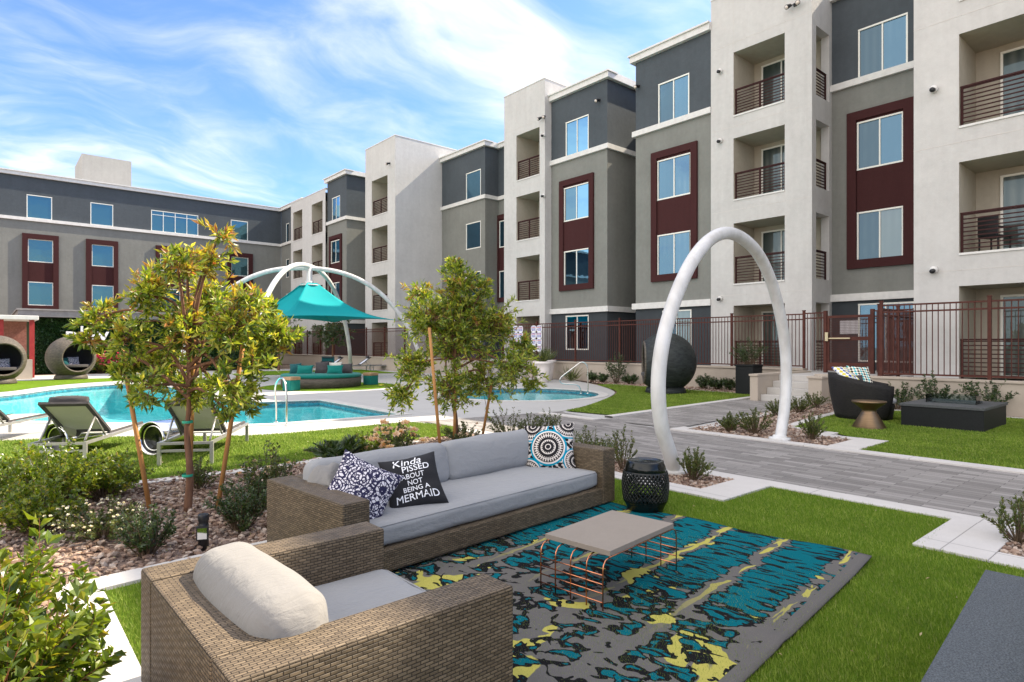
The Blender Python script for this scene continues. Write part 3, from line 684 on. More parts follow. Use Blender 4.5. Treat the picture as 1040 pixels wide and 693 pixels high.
def text_mesh(txt, size, extrude, name, m, basis, loc, parent=None, shear=0.0, fn=None, align='CENTER'):
    cu = bpy.data.curves.new('t', 'FONT'); cu.body = txt; cu.size = size; cu.extrude = extrude; cu.align_x = align; cu.align_y = 'CENTER'; cu.shear = shear; cu.resolution_u = 3
    o = bpy.data.objects.new('t', cu); COL.objects.link(o); dg = bpy.context.evaluated_depsgraph_get(); dg.update()
    me = bpy.data.meshes.new_from_object(o.evaluated_get(dg)); bpy.data.objects.remove(o); bpy.data.curves.remove(cu)
    for v_ in me.vertices:
        x, y, z = v_.co
        if fn: v_.co = fn(x, y, z)
        else: v_.co = Vector(loc)+basis[0]*x+basis[1]*y+basis[2]*z
    me.materials.clear(); me.materials.append(m); me.name = name
    ob = bpy.data.objects.new(name, me); COL.objects.link(ob)
    if parent: ob.parent = parent
    return ob
lx = vU(65, UW-.5)
tl = text_mesh('play', 1.3, .06, 'sign_letters', M['letter'], (Vector((1, 0, 0)), Vector((0, 0, 1)), Vector((0, -1, 0))), (lx, UW-.66, 2.12), align='LEFT')
tag(tl, 'white lettering mounted on the ivy wall above the round pod', 'sign')
def rebase(root, x, y, z=0.0):
    d = Vector((x, y, z)); root.location = d
    for c in root.children: c.location = Vector(c.location)-d
rebase(root, 22, 12); rebase(L, -8, UL); rebase(W, 8, UW)
# ------------------------------------------------------------------ ground
def circ(cx, cy, r, n=48, a0=0, a1=2*math.pi): return [(cx+r*math.cos(a0+(a1-a0)*k/n), cy+r*math.sin(a0+(a1-a0)*k/n)) for k in range(n)]
def smooth2(pts, n=6): return [(p.x, p.y) for p in spline([(x, y, 0) for x, y in pts], n)]
POOL = smooth2([(-9, 19.5), (-4, 18.6), (.3, 16.5), (2.2, 14.5), (3.4, 13.1), (4.4, 12.55)], 5)+[(7.15, 12.3), (7.25, 16.9), (5.2, 17.6)]+smooth2([(5.0, 17.9), (5.3, 22), (5.2, 26), (4.3, 28.7), (3.3, 28.6), (1.9, 27.2), (.3, 24.6), (-3, 22.6), (-9, 22.0)], 5)
SPA = circ(13.2, 14.9, 2.45)
structure(MB().poly([(-300, -300), (300, -300), (300, 300), (-300, 300)], -.04, holes=[POOL, SPA]).build('ground', M['earth']))
DECK = [(-14, 19), (-14, 14.4)]+smooth2([(-8, 14.9), (-3, 14.4), (.2, 13.25), (2.0, 12.35), (3.7, 11.12), (6.2, 11.05), (8.2, 10.75), (10.3, 10.4)], 5)+smooth2([(10.45, 10.42), (12.0, 11.0), (14.9, 12.6), (16.6, 14.0), (18.4, 16.4), (19.9, 19.0)], 5)+[(19.9, 40), (-14, 40)]
structure(MB().poly(DECK, 0.0, holes=[POOL, SPA]).build('pool_deck', M['deck']))
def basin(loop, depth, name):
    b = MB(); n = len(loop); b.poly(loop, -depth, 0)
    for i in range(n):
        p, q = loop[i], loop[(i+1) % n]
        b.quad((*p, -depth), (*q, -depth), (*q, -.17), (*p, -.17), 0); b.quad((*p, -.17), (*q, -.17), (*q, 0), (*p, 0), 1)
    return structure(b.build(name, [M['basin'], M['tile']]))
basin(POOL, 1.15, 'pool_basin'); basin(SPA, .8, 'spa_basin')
structure(MB().poly(POOL, -.10).build('pool_water', M['water'])); structure(MB().poly(SPA, -.09).build('spa_water', M['water']))
# tanning shelf steps and teal tile noses in the pool
b = MB(); b.box(4.6, 7.1, 12.36, 12.9, -1.1, -.32); b.box(4.6, 5.4, 12.9, 13.02, -1.1, -.30, 1); b.box(5.9, 6.9, 12.9, 13.02, -1.1, -.30, 1); structure(b.build('pool_step', [M['basin'], M['tile_teal']]))
b = MB(); b.prism(circ(12.4, 13.6, .75, 24), -.75, -.28, 0); b.prism(circ(12.2, 13.4, .55, 24), -.75, -.24, 1); b.prism(circ(14.6, 13.5, .5, 24), -.75, -.3, 1); structure(b.build('spa_bench', [M['basin'], M['tile_teal']]))
b = MB()
def ribbon(mb, loop, w, z0, z1, closed=True, mi=0):
    n = len(loop); off = []
    for i in range(n):
        p = Vector(loop[i-1] if (i or closed) else loop[i]); q = Vector(loop[(i+1) % n] if (i < n-1 or closed) else loop[i]); t = (q-p).normalized(); nn = Vector((t.y, -t.x)); off.append((loop[i][0]+nn.x*w, loop[i][1]+nn.y*w))
    for i in range(n if closed else n-1):
        j = (i+1) % n; a, c, d, e = loop[i], loop[j], off[j], off[i]
        mb.quad((*a, z1), (*c, z1), (*d, z1), (*e, z1), mi); mb.quad((*a, z0), (*c, z0), (*c, z1), (*a, z1), mi); mb.quad((*e, z0), (*d, z0), (*d, z1), (*e, z1), mi)
area = lambda l: sum(l[i-1][0]*l[i][1]-l[i][0]*l[i-1][1] for i in range(len(l)))
for nm, lp in (('pool_coping', POOL), ('spa_coping', SPA)):
    b = MB(); ribbon(b, lp, .30 if area(lp) > 0 else -.30, -.06, .016); structure(b.build(nm, noisy(nm, (.55, .53, .49), (.45, .43, .40), 6, .8)))

structure(MB().poly([(-14, -14), (20, -14), (20, 12.2), (-14, 12.2)], -.012).build('court_base', M['deck']))
# plank paver walks
PATH = [(6.9, -14), (9.72, -14), (9.72, 7.0), (10.4, 10.44), (8.2, 10.79), (6.9, 10.95)]
structure(MB().poly(PATH, .002).build('path', M['pavers']))
structure(MB().poly([(9.95, 6.85), (16.7, 7.45), (16.7, 9.2), (10.4, 8.75), (9.95, 8.7)], .006).build('path_to_steps', M['pavers']))
# turf sheets
TURF_A = [(.58, -6), (.58, 4.72), (1.2, 4.78), (5.66, 4.9), (5.66, 3.33), (6.65, 3.33), (6.65, 1.64), (5.56, 1.55), (5.56, -6)]
TURF_B = [(-14, 14.35)]+smooth2([(-8, 14.8), (-3, 14.3), (.2, 13.15), (2.0, 12.25), (3.7, 11.02), (6.2, 10.95)], 5)+smooth2([(6.6, 10.8), (6.85, 9.9), (6.5, 9.1), (5.4, 8.75), (4.4, 8.5), (3.6, 8.3), (3.1, 8.14), (1.6, 8.2), (-2, 8.4)], 5)+[(-14, 8.8)]
TURF_C = [(10.0, 3.62), (10.0, -6), (16.75, -6), (16.75, 4.8), (15.9, 5.9), (13.9, 5.75), (11.75, 5.45), (11.6, 4.62), (11.2, 4.1), (11.2, 3.62)]
TURF_D = [(10.75, 9.02), (17.9, 9.5), (18.5, 9.8), (18.9, 16.0)]+smooth2([(18.3, 16.2), (16.6, 13.9), (14.9, 12.5), (12.0, 10.9), (10.6, 10.38)], 5)
TURF_E = smooth2([(-12, 24.6), (-6, 24.8), (-3, 25.2), (.2, 26.6), (1.5, 28.8), (2.6, 30.4), (4.4, 31.6), (7, 32)], 5)+[(7, 34.5), (-12, 34.5)]
TURF_F = circ(10.0, 22.4, 2.5); TURF_G = [(11, 32.6), (17.6, 30.0), (18.2, 36), (11, 38)]
turfs = dict(sofa=TURF_A, lounger=TURF_B, firepit=TURF_C, pod=TURF_D, far=TURF_E, daybed=TURF_F, back=TURF_G)
for k, t in turfs.items(): structure(MB().poly(t, .010).build('lawn', M['turf']))
def pip(loop, x, y):
    ins = np.zeros(len(x), bool); n = len(loop)
    for i in range(n):
        x0, y0 = loop[i-1]; x1, y1 = loop[i]
        c = ((y0 > y) != (y1 > y)) & (x < (x1-x0)*(y-y0)/(y1-y0+1e-12)+x0); ins ^= c
    return ins
def grass(loop, n, h, w, box, label, falloff=0.0, avoid=()):
    x = RNG.uniform(box[0], box[1], n); y = RNG.uniform(box[2], box[3], n); k = pip(loop, x, y)
    for a in avoid: k &= ~pip(a, x, y)
    if falloff: k &= RNG.random(n) < np.clip((falloff/np.hypot(x, y))**2, .06, 1)
    x, y = x[k], y[k]; n = len(x); a = RNG.uniform(0, 2*math.pi, n); hh = h*RNG.uniform(.6, 1.25, n); ln = RNG.normal(.25, .35, n)*hh; la = RNG.normal(2.4, 1.0, n)
    sc = 1+.10*np.hypot(x, y); wx, wy = np.cos(a)*w*sc/2, np.sin(a)*w*sc/2
    v = np.empty((n, 3, 3)); v[:, 0] = np.stack([x-wx, y-wy, np.full(n, .006)], 1); v[:, 1] = np.stack([x+wx, y+wy, np.full(n, .006)], 1); v[:, 2] = np.stack([x+ln*np.cos(la), y+ln*np.sin(la), .006+hh], 1)
    o = fast_mesh('grass_blades', v.reshape(-1, 3), np.arange(n*3).reshape(-1, 3), M['blade']); tag(o, label, 'grass', kind='stuff')
grass(TURF_A, 900000, .032, .0036, (.5, 6.7, -.6, 4.9), 'short green turf blades around the patterned rug', 2.6)
grass(TURF_B, 330000, .035, .007, (-4, 7, 8, 15.3), 'sunlit turf blades under the loungers beside the pool')
grass(TURF_C, 180000, .035, .008, (9.9, 16.8, -1.5, 6), 'turf blades around the dark fire pit and round chair')
grass(TURF_D, 150000, .035, .010, (10.5, 19, 9, 16.3), 'turf blades in front of the round pod by the steps')

# concrete edging strips
K = MB()
def strip(x0, x1, y0, y1, z=.026): K.box(x0, x1, y0, y1, -.05, z)
strip(6.65, 6.9, -14, 9.2); strip(9.72, 9.96, -14, 6.85); strip(9.72, 9.96, 8.72, 10.42)
strip(5.664, 6.645, 3.335, 3.765, .030); strip(5.66, 5.945, 3.768, 8.3); strip(5.565, 6.645, 1.155, 1.64, .030); strip(5.56, 5.85, -6, 1.152)
strip(9.964, 11.2, 3.63, 4.08, .030); strip(9.964, 11.2, .55, 1.0, .030); strip(11.0, 11.22, 4.084, 4.75); strip(11.224, 11.6, 4.56, 4.75)
strip(.34, .58, -6, 4.72); strip(9.96, 10.2, 6.62, 6.84)
structure(K.build('kerb', M['kerb'], bevel=.006))
def kerb_line(pts, w=.22, z=.026):
    b = MB(); ribbon(b, pts, w, -.05, z, False); structure(b.build('kerb', M['kerb']))
kerb_line([(.34, 4.725), (1.2, 4.79), (5.66, 4.91)], -.24); kerb_line(smooth2([(-12, 8.7), (-2, 8.4), (1.6, 8.2), (3.1, 8.14), (3.6, 8.3), (4.5, 8.55), (5.4, 8.8)], 4), .20)
kerb_line([(11.6, 4.76), (11.8, 5.46), (13.9, 5.76), (15.9, 5.9), (16.6, 5.2), (16.76, 4.8), (16.76, -6)], -.2); kerb_line([(10.4, 8.77), (10.75, 8.8), (17.9, 9.28), (18.4, 9.4)], -.22, .03); kerb_line([(10.2, 6.62), (11.6, 6.70), (14.9, 7.2), (16.6, 7.35)], .2)
kerb_line([(18.5, 9.8), (18.9, 16.0)], -.16)
# gravel beds
BED_A = [(-12, 3.4), (.34, 3.4), (.34, 4.96), (5.66, 5.14), (5.66, 8.0), (6.2, 9.0), (5.4, 8.8), (4.5, 8.55), (3.6, 8.3), (3.1, 8.14), (1.6, 8.2), (-2, 8.4), (-12, 8.7)]
BED_B = [(5.945, 3.765), (6.65, 3.765), (6.65, 9.2), (5.945, 9.0)]; BED_C = [(5.85, -6), (6.65, -6), (6.65, 1.155), (5.85, 1.155)]
BED_D = [(9.96, 4.08), (11.0, 4.08), (11.0, 4.75), (11.6, 4.75), (11.8, 5.6), (13.9, 5.96), (15.9, 6.1), (16.9, 5.4), (17.1, 7.3), (14.9, 7.2), (11.6, 6.7), (9.96, 6.62)]
BED_E = [(16.96, -6), (17.1, -6), (17.1, 6.6), (16.6, 6.4)]; BED_F = [(18.4, 9.3), (20.05, 9.3), (20.05, 19), (18.9, 16.5)]; BED_G = [(-12, -6), (.34, -6), (.34, 3.4), (-12, 3.4)]
beds = [BED_A, BED_B, BED_C, BED_D, BED_E, BED_F, BED_G]
for q in beds: structure(MB().poly(q, .004).build('gravel_ground', M['gravel_bed']))
_b = bmesh.new(); bmesh.ops.create_icosphere(_b, subdivisions=1, radius=1); _b.verts.ensure_lookup_table()
ICO_V = np.array([v.co[:] for v in _b.verts]); ICO_F = np.array([[v.index for v in f.verts] for f in _b.faces]); _b.free()
def pebbles(loop, n, box, size, label, m='stones', z=.006, far=None):
    x = RNG.uniform(box[0], box[1], n); y = RNG.uniform(box[2], box[3], n); k = pip(loop, x, y); x, y = x[k], y[k]; n = len(x)
    s = RNG.uniform(size[0], size[1], (n, 1, 1))*RNG.uniform(.6, 1.3, (n, 1, 3))*np.array([1, 1, .6]); v = ICO_V[None]*(1+RNG.normal(0, .14, (n, len(ICO_V), 1)))*s
    a = RNG.uniform(0, 6.28, n); tl = RNG.normal(0, .3, n); c, q = np.cos(a)[:, None], np.sin(a)[:, None]
    X = v[..., 0]*c-v[..., 1]*q; Y = v[..., 0]*q+v[..., 1]*c; Z = v[..., 2]+X*tl[:, None]*.6
    V_ = np.stack([X+x[:, None], Y+y[:, None], Z+z+RNG.uniform(0, 1, n)[:, None]**2*size[1]*.9], 2); F_ = ICO_F[None]+(np.arange(n)*len(ICO_V))[:, None, None]
    tag(fast_mesh('gravel', V_.reshape(-1, 3), F_.reshape(-1, 3), M[m]), label, 'gravel', kind='stuff')
pebbles(BED_A, 19000, (-1.6, 6, 3.4, 8.8), (.013, .034), 'loose brown gravel in the bed behind the sofa and chair')
pebbles(BED_B, 4200, (5.9, 6.7, 3.7, 8), (.012, .030), 'loose brown gravel round the foot of the white arch'); pebbles(BED_C, 1500, (5.8, 6.7, -.3, 1.2), (.012, .030), 'loose brown gravel in the small bed at the right edge')
pebbles(BED_D, 6500, (9.9, 17, 4, 7.4), (.014, .034), 'loose pale gravel between the walk and the steps'); pebbles(BED_F, 3500, (18.3, 20.1, 9.3, 18), (.02, .04), 'loose pale gravel along the long low wall'); pebbles(BED_E, 500, (16.9, 17.1, -2, 6.6), (.015, .035), 'loose gravel strip under the wall behind the fire pit')

# raised terrace, low walls and steps
structure(MB().box(20.1, 40, 8.95, 60, -.03, TZ-.003).build('terrace', M['step'])); structure(MB().box(17.3, 40, -30, 7.3, -.03, TZ).build('terrace', M['step'])); structure(MB().box(18.2, 40, 7.304, 8.946, -.03, TZ-.006).build('terrace', M['step']))
w = MB(); w.box(17.1, 17.34, -8, 7.3, 0, .74); w.box(17.06, 17.38, -8, 7.34, .74, .80); tag(w.build('retaining_wall', M['block'], bevel=.008), 'low tan block wall behind the dark fire pit, carrying the fence', 'wall')
w = MB(); w.box(20.0, 20.24, 8.95, 24.3, 0, .76); w.box(19.96, 20.28, 8.95, 24.3, .76, .83); tag(w.build('retaining_wall', M['block'], bevel=.008), 'long low tan block wall behind the white planters and upright pod', 'wall')
w = MB(); w.box(18.7, 18.94, 24.5, 52, 0, .76); w.box(18.66, 18.98, 24.5, 52, .76, .83); tag(w.build('retaining_wall', M['block'], bevel=.008), 'far low block wall behind the turquoise shade sails', 'wall')
st = MB()
for k in range(4): st.box(16.75+.36*k, 18.2, 7.304, 8.70, .0 if k == 0 else .18*k-.001, .18*(k+1)-.004*(k == 3)-.001*k)
sr = thing('entry_steps', 'four pale concrete steps up to the brown gate, with low cheek walls', 'steps', (17.4, 8, 0))
st.build('step', M['step'], sr, origin=(17.4, 8, 0), bevel=.01)
w = MB(); w.box(16.6, 20.0, 8.704, 8.94, 0, .70); w.box(16.56, 20.0, 8.69, 8.955, .70, .76); w.box(16.6, 17.05, 6.95, 7.30, 0, .70); w.box(16.56, 17.05, 6.92, 7.33, .70, .76); w.build('cheek_wall', M['block'], sr, origin=(17.4, 8, 0), bevel=.008)
w = MB(); w.tube([(17.55, 8.70, .48), (17.55, 8.66, .48)], .05, 12); w.build('step_light', M['lamp'], sr, origin=(17.4, 8, 0))

# ------------------------------------------------------------------ brown picket fence
def fence(label, a, b, z0, z1, posts, pick=.115):
    a, b = Vector((*a, 0)), Vector((*b, 0)); Lh = (b-a).length; t = (b-a)/Lh; r = thing('picket_fence', label, 'fence', (a.x, a.y, z0))
    ang = math.atan2(t.y, t.x); r.rotation_euler = (0, 0, ang); H = z1-z0
    n = max(int(round(Lh/posts)), 1)
    for i in range(n+1):
        x = Lh*i/n; p = MB(); p.box(x-.035, x+.035, -.035, .035, 0, H+.06); p.box(x-.045, x+.045, -.045, .045, H+.06, H+.085); p.build('post', M['iron'], r)
    for i in range(n):
        x0, x1 = Lh*i/n+.036, Lh*(i+1)/n-.036; p = MB()
        for z in (H-.04, H-.21, .07): p.box(x0, x1, -.02, .02, z-.02, z+.02)
        k = max(int((x1-x0)/pick), 1)
        for j in range(1, k):
            x = x0+(x1-x0)*j/k; p.box(x-.009, x+.009, -.009, .009, .05, H-.03)
        p.build('picket_panel', M['iron'], r)
    return r
fence('brown metal picket fence on the low wall behind the fire pit', (17.22, -7.5), (17.22, 5.75), .80, 2.62, 2.35)
fence('short brown picket return running back from the fire pit fence to the building', (17.3, 5.82), (20.0, 5.82), TZ, 2.55, 1.4, .09)
fence('brown metal picket fence behind the white arch and round pod', (20.12, 8.98), (20.12, 24.2), .83, 2.62, 2.45)
fence('far brown picket fence behind the shade sails and back loungers', (18.82, 24.5), (18.82, 51), .83, 2.62, 2.45)
g = thing('gate', 'brown metal gate with a pale push bar at the top of the steps', 'gate', (20.1, 7.6, TZ))
b = MB(); F = Facade('U', 20.1); y0, y1 = 6.95, 8.30
for y in (y0, y1): b = MB(); F.box(b, y-.05, y+.05, TZ, 2.66, -.05, .05); b.build('gate_post', M['iron'], g, origin=(20.1, 7.6, TZ))
b = MB()
F.box(b, 8.30+.05, 8.98, 2.42, 2.46, -.02, .02); F.box(b, 8.35, 8.98, 2.58, 2.62, -.02, .02)
for y in np.arange(8.42, 8.98, .11): F.box(b, y-.009, y+.009, TZ+.05, 2.6, -.009, .009)
b.build('side_panel', M['iron'], g, origin=(20.1, 7.6, TZ)); b = MB()
F.box(b, 5.9, 6.9, 2.42, 2.46, -.02, .02); F.box(b, 5.9, 6.9, 2.58, 2.62, -.02, .02)
for y in np.arange(5.95, 6.9, .11): F.box(b, y-.009, y+.009, TZ+.05, 2.6, -.009, .009)
b.build('side_panel', M['iron'], g, origin=(20.1, 7.6, TZ))
b = MB()
for z0, z1 in ((TZ+.06, TZ+.32), (1.72, 1.84), (2.42, 2.50)): F.box(b, y0+.06, y1-.06, z0, z1, -.025, .025)
for y in (y0+.09, y1-.09): F.box(b, y-.03, y+.03, TZ+.06, 2.5, -.026, .026)
for y in np.arange(y0+.16, y1-.1, .035): F.box(b, y-.005, y+.005, TZ+.30, 2.44, -.008, -.002)
for z in np.arange(TZ+.36, 2.42, .05): F.box(b, y0+.1, y1-.1, z-.004, z+.004, -.014, -.009)
b.build('gate_leaf', M['iron'], g, origin=(20.1, 7.6, TZ))
b = MB(); F.box(b, y0+.6, y1-.06, 1.765, 1.81, .026, .08); F.box(b, y1-.12, y1-.02, 1.70, 1.98, .03, .12); b.build('push_bar', mat('brass_bar', (.42, .36, .24), .35, .9), g, origin=(20.1, 7.6, TZ), bevel=.01)
b = MB(); F.box(b, y0+.42, y1-.42, 1.92, 2.34, -.04, -.03); gs = b.build('gate_sign', M['signwhite'], g, origin=(20.1, 7.6, TZ))
# pool rule boards on the fence
def board(py, label, w):
    r = thing('pool_sign', label, 'sign', (20.02, py, 1.3)); b = MB(); bl = MB(); rd = MB()
    cols = 2; cw = w/cols
    for c in range(cols):
        cxx = -w/2+cw*(c+.5)
        for k in range(4):
            z = .12+.31*k; loop = [(cxx+cw*.47*math.copysign(abs(math.cos(t))**.6, math.cos(t)), z+.155*math.copysign(abs(math.sin(t))**.6, math.sin(t))) for t in np.linspace(0, 2*math.pi, 20, endpoint=False)]
            i0 = len(b.v); b.add([(-.012, y, zz) for y, zz in loop], [tuple(range(20))]); b.add([(.0, y, zz) for y, zz in loop], [tuple(range(20))])
            rr = random.Random(k*7+c+int(py))
            for q, zz in enumerate((.085, .045, -.005, -.05, -.095)):
                t = (rd if q == 1 else bl); x0 = cxx-cw*.36; 
                while x0 < cxx+cw*.30:
                    l = rr.uniform(.03, .11); t.quad((-.016, x0, z+zz), (-.016, min(x0+l, cxx+cw*.38), z+zz), (-.016, min(x0+l, cxx+cw*.38), z+zz+.03), (-.016, x0, z+zz+.03)); x0 += l+.02
    b.build('sign_panel', M['signwhite'], r); bl.build('blue_print', M['signblue'], r); rd.build('red_print', M['signred'], r)
board(uV(544.5, 20.0), 'right white pool notice board with blue and red print, on the fence above the planters', .78); board(uV(526, 20.0), 'left white pool notice board with blue and red print, half behind the small tree', .74)
# ------------------------------------------------------------------ large white arch by the walk
def to_plane(A, B, pts):
    A, B = Vector((*A, 0)), Vector((*B, 0)); d = (B-A).normalized(); return [A+d*s+Vector((0, 0, z)) for s, z in pts]
AP = [(.02, -.05), (-.13, .25), (-.34, .62), (-.42, 1.02), (-.38, 1.42), (-.22, 1.83), (.09, 2.30), (.50, 2.72), (.98, 3.02), (1.48, 3.17), (2.0, 3.17), (2.55, 3.04), (3.03, 2.76), (3.42, 2.36), (3.70, 1.9), (3.85, 1.45), (3.88, 1.0), (3.80, .52), (3.66, .18), (3.55, -.05)]
mb = MB(); mb.tube(spline(to_plane((6.46, 4.45), (10.29, 4.90), AP), 6), .088, 20)
ar = thing('arch', 'tall white tubular steel arch standing alone over the paved walk', 'arch', (8.4, 4.7, 0)); mb.build('arch_tube', M['white_tube'], ar, origin=(8.4, 4.7, 0))
for q in (to_plane((6.46, 4.45), (10.29, 4.9), [(.02, 0)])[0], to_plane((6.46, 4.45), (10.29, 4.9), [(3.57, 0)])[0]):
    b = MB(); b.lathe([(.17, .0), (.17, .055), (.165, .06), (.12, .062), (.098, .10)], 20, (q.x, q.y)); b.build('base_plate', M['white_tube'], ar, origin=(8.4, 4.7, 0))

# ------------------------------------------------------------------ shade structure
SC = Vector((11.8, 28.7, 0)); sh = thing('shade_structure', 'turquoise shade sails hung under two crossing white arches by the far pool', 'shade sail', SC)
def big_arch(ang, half, zt, name='arch_tube'):
    d = Vector((math.cos(ang), math.sin(ang), 0)); pts = []
    for k in range(41):
        t = -1+2*k/40; x = half*t; z = zt*(1-abs(t)**2.35)**.62 if abs(t) < 1 else 0
        pts.append(d*x+Vector((0, 0, z)))
    m_ = MB(); m_.tube(pts, .108, 14); m_.build(name, M['white_tube'], sh)
big_arch(math.radians(45), 5.9, 5.35); big_arch(math.radians(-16), 5.6, 5.25)
b = MB(); b.lathe([(.16, 4.45), (.20, 4.47), (.20, 4.62), (.13, 4.65), (.13, 5.3)], 18); b.lathe([(.42, 4.40), (.46, 4.43), (.42, 4.46)], 24); b.build('hub', M['white_tube'], sh)
cor = [RIGHT*4.25, FWD*4.1, -RIGHT*4.1, -FWD*4.2]; zc = [2.75, 2.8, 2.85, 2.75]
for i in range(4):
    p0, p1 = cor[i]+UP*zc[i], cor[i-1]+UP*zc[i-1]; up = Vector((0, 0, 4.52 if i % 2 == 0 else 4.40)); n = 16; vs = []
    mid = ((p0+p1)/2).normalized(); h0 = up+Vector((p0.x, p0.y, 0)).normalized()*.38; h1 = up+Vector((p1.x, p1.y, 0)).normalized()*.38
    for a in range(n+1):
        s = a/n
        for c in range(n+1):
            t = c/n; lo = p0.lerp(p1, t); lo -= Vector((mid.x, mid.y, 0))*1.5*t*(1-t); hi = h0.lerp(h1, t)
            q = hi.lerp(lo, s); q.z -= .85*math.sin(math.pi*s)*(.75+.25*(4*t*(1-t)))*.62; q.z += .12*4*t*(1-t)*s
            vs.append(q)
    m_ = MB(); m_.add(vs, [(x*(n+1)+y, (x+1)*(n+1)+y, (x+1)*(n+1)+y+1, x*(n+1)+y+1) for x in range(n) for y in range(n)], 0, True)
    o = m_.build('sail', M['sail'], sh); sd = o.modifiers.new('th', 'SOLIDIFY'); sd.thickness = .012
for i in range(4):
    m_ = MB(); d = cor[i].normalized(); m_.tube([cor[i]+UP*zc[i], cor[i]+d*.75+UP*(zc[i]+.05)], .02, 6); m_.build('cable', M['steel'], sh)

# ------------------------------------------------------------------ sofa
sofa = thing('sofa', 'long brown wicker sofa with pale grey seat and back cushions', 'sofa', (1.73, 3.68, .012), math.radians(5.5))
for nm, bx in (('arm', (0, .205, 0, 1.1, .045, .57)), ('arm', (2.825, 3.03, 0, 1.1, .045, .57)), ('backrest', (.207, 2.823, .90, 1.098, .045, .568)), ('base', (.207, 2.823, .004, .898, .045, .205))):
    MB().box(*bx).build(nm, M['wicker'], sofa, bevel=.012)
b = MB()
for x in (.06, 2.9):
    for y in (.06, 1.0): b.box(x, x+.06, y, y+.06, 0, .05)
b.build('foot', M['black'], sofa)
def place(o, parent, loc, rot=(0, 0, 0)): o.parent = parent; o.location = loc; o.rotation_euler = rot; weld(o); return o
def piping(o, sx, sy, zs, r, m):
    for z in zs:
        hx, hy = sx/2-r*.29, sy/2-r*.29; L_ = []
        for cx, cy, a0 in ((hx-r, hy-r, 0), (-hx+r, hy-r, 90), (-hx+r, -hy+r, 180), (hx-r, -hy+r, 270)):
            for k in range(6): a = math.radians(a0+18*k); L_.append((cx+r*math.cos(a), cy+r*math.sin(a), z))
        MB().tube(L_, .0055, 6, 0, True).build('piping', m, o)
sc_ = place(soft_box(2.60, .86, .16, .05, .014, .0, 22, .0022, 1).build('seat_cushion', M['cushion']), sofa, (1.515, .465, .207)); piping(sc_, 2.60, .86, (.16-.0135,), .05, M['cushion'])
for k in (0, 1): place(soft_box(1.28, .21, .37, .07, .012, .045, 16, .004, 3+k).build('back_cushion', M['cushion']), sofa, (.865+1.302*k, .80, .34), (math.radians(-13), 0, math.radians(-1.0+2*k)))
# ------------------------------------------------------------------ armchair
chair = thing('armchair', 'square brown wicker armchair with a fat linen back cushion, nearest the camera', 'armchair', (.565, 1.97, .012), math.radians(1.0))
for nm, bx in (('backrest', (0, .215, .207, 1.083, .045, .568)), ('arm', (0, 1.15, 0, .205, .045, .57)), ('arm', (0, 1.15, 1.085, 1.29, .045, .57)), ('base', (.217, 1.145, .207, 1.083, .045, .215))):
    MB().box(*bx).build(nm, M['wicker'], chair, bevel=.012)
sc_ = place(soft_box(.92, .865, .15, .05, .018, 0, 18, .003, 5).build('seat_cushion', M['cushion']), chair, (.685, .645, .217)); piping(sc_, .92, .865, (.15-.0135,), .05, M['cushion'])
bc = place(soft_box(.27, .885, .335, .10, .012, .035, 22, .003, 9).build('back_cushion', M['linen']), chair, (.318, .645, .35), (0, math.radians(-6), 0))
b = MB()
for k in range(2):
    pass
# seam piping round the back cushion
loop = []
for t in np.linspace(0, 2*math.pi, 60, endpoint=False):
    c, s_ = math.cos(t), math.sin(t); loop.append((.0, .452*math.copysign(abs(c)**.42, c), .20+.212*math.copysign(abs(s_)**.55, s_)))

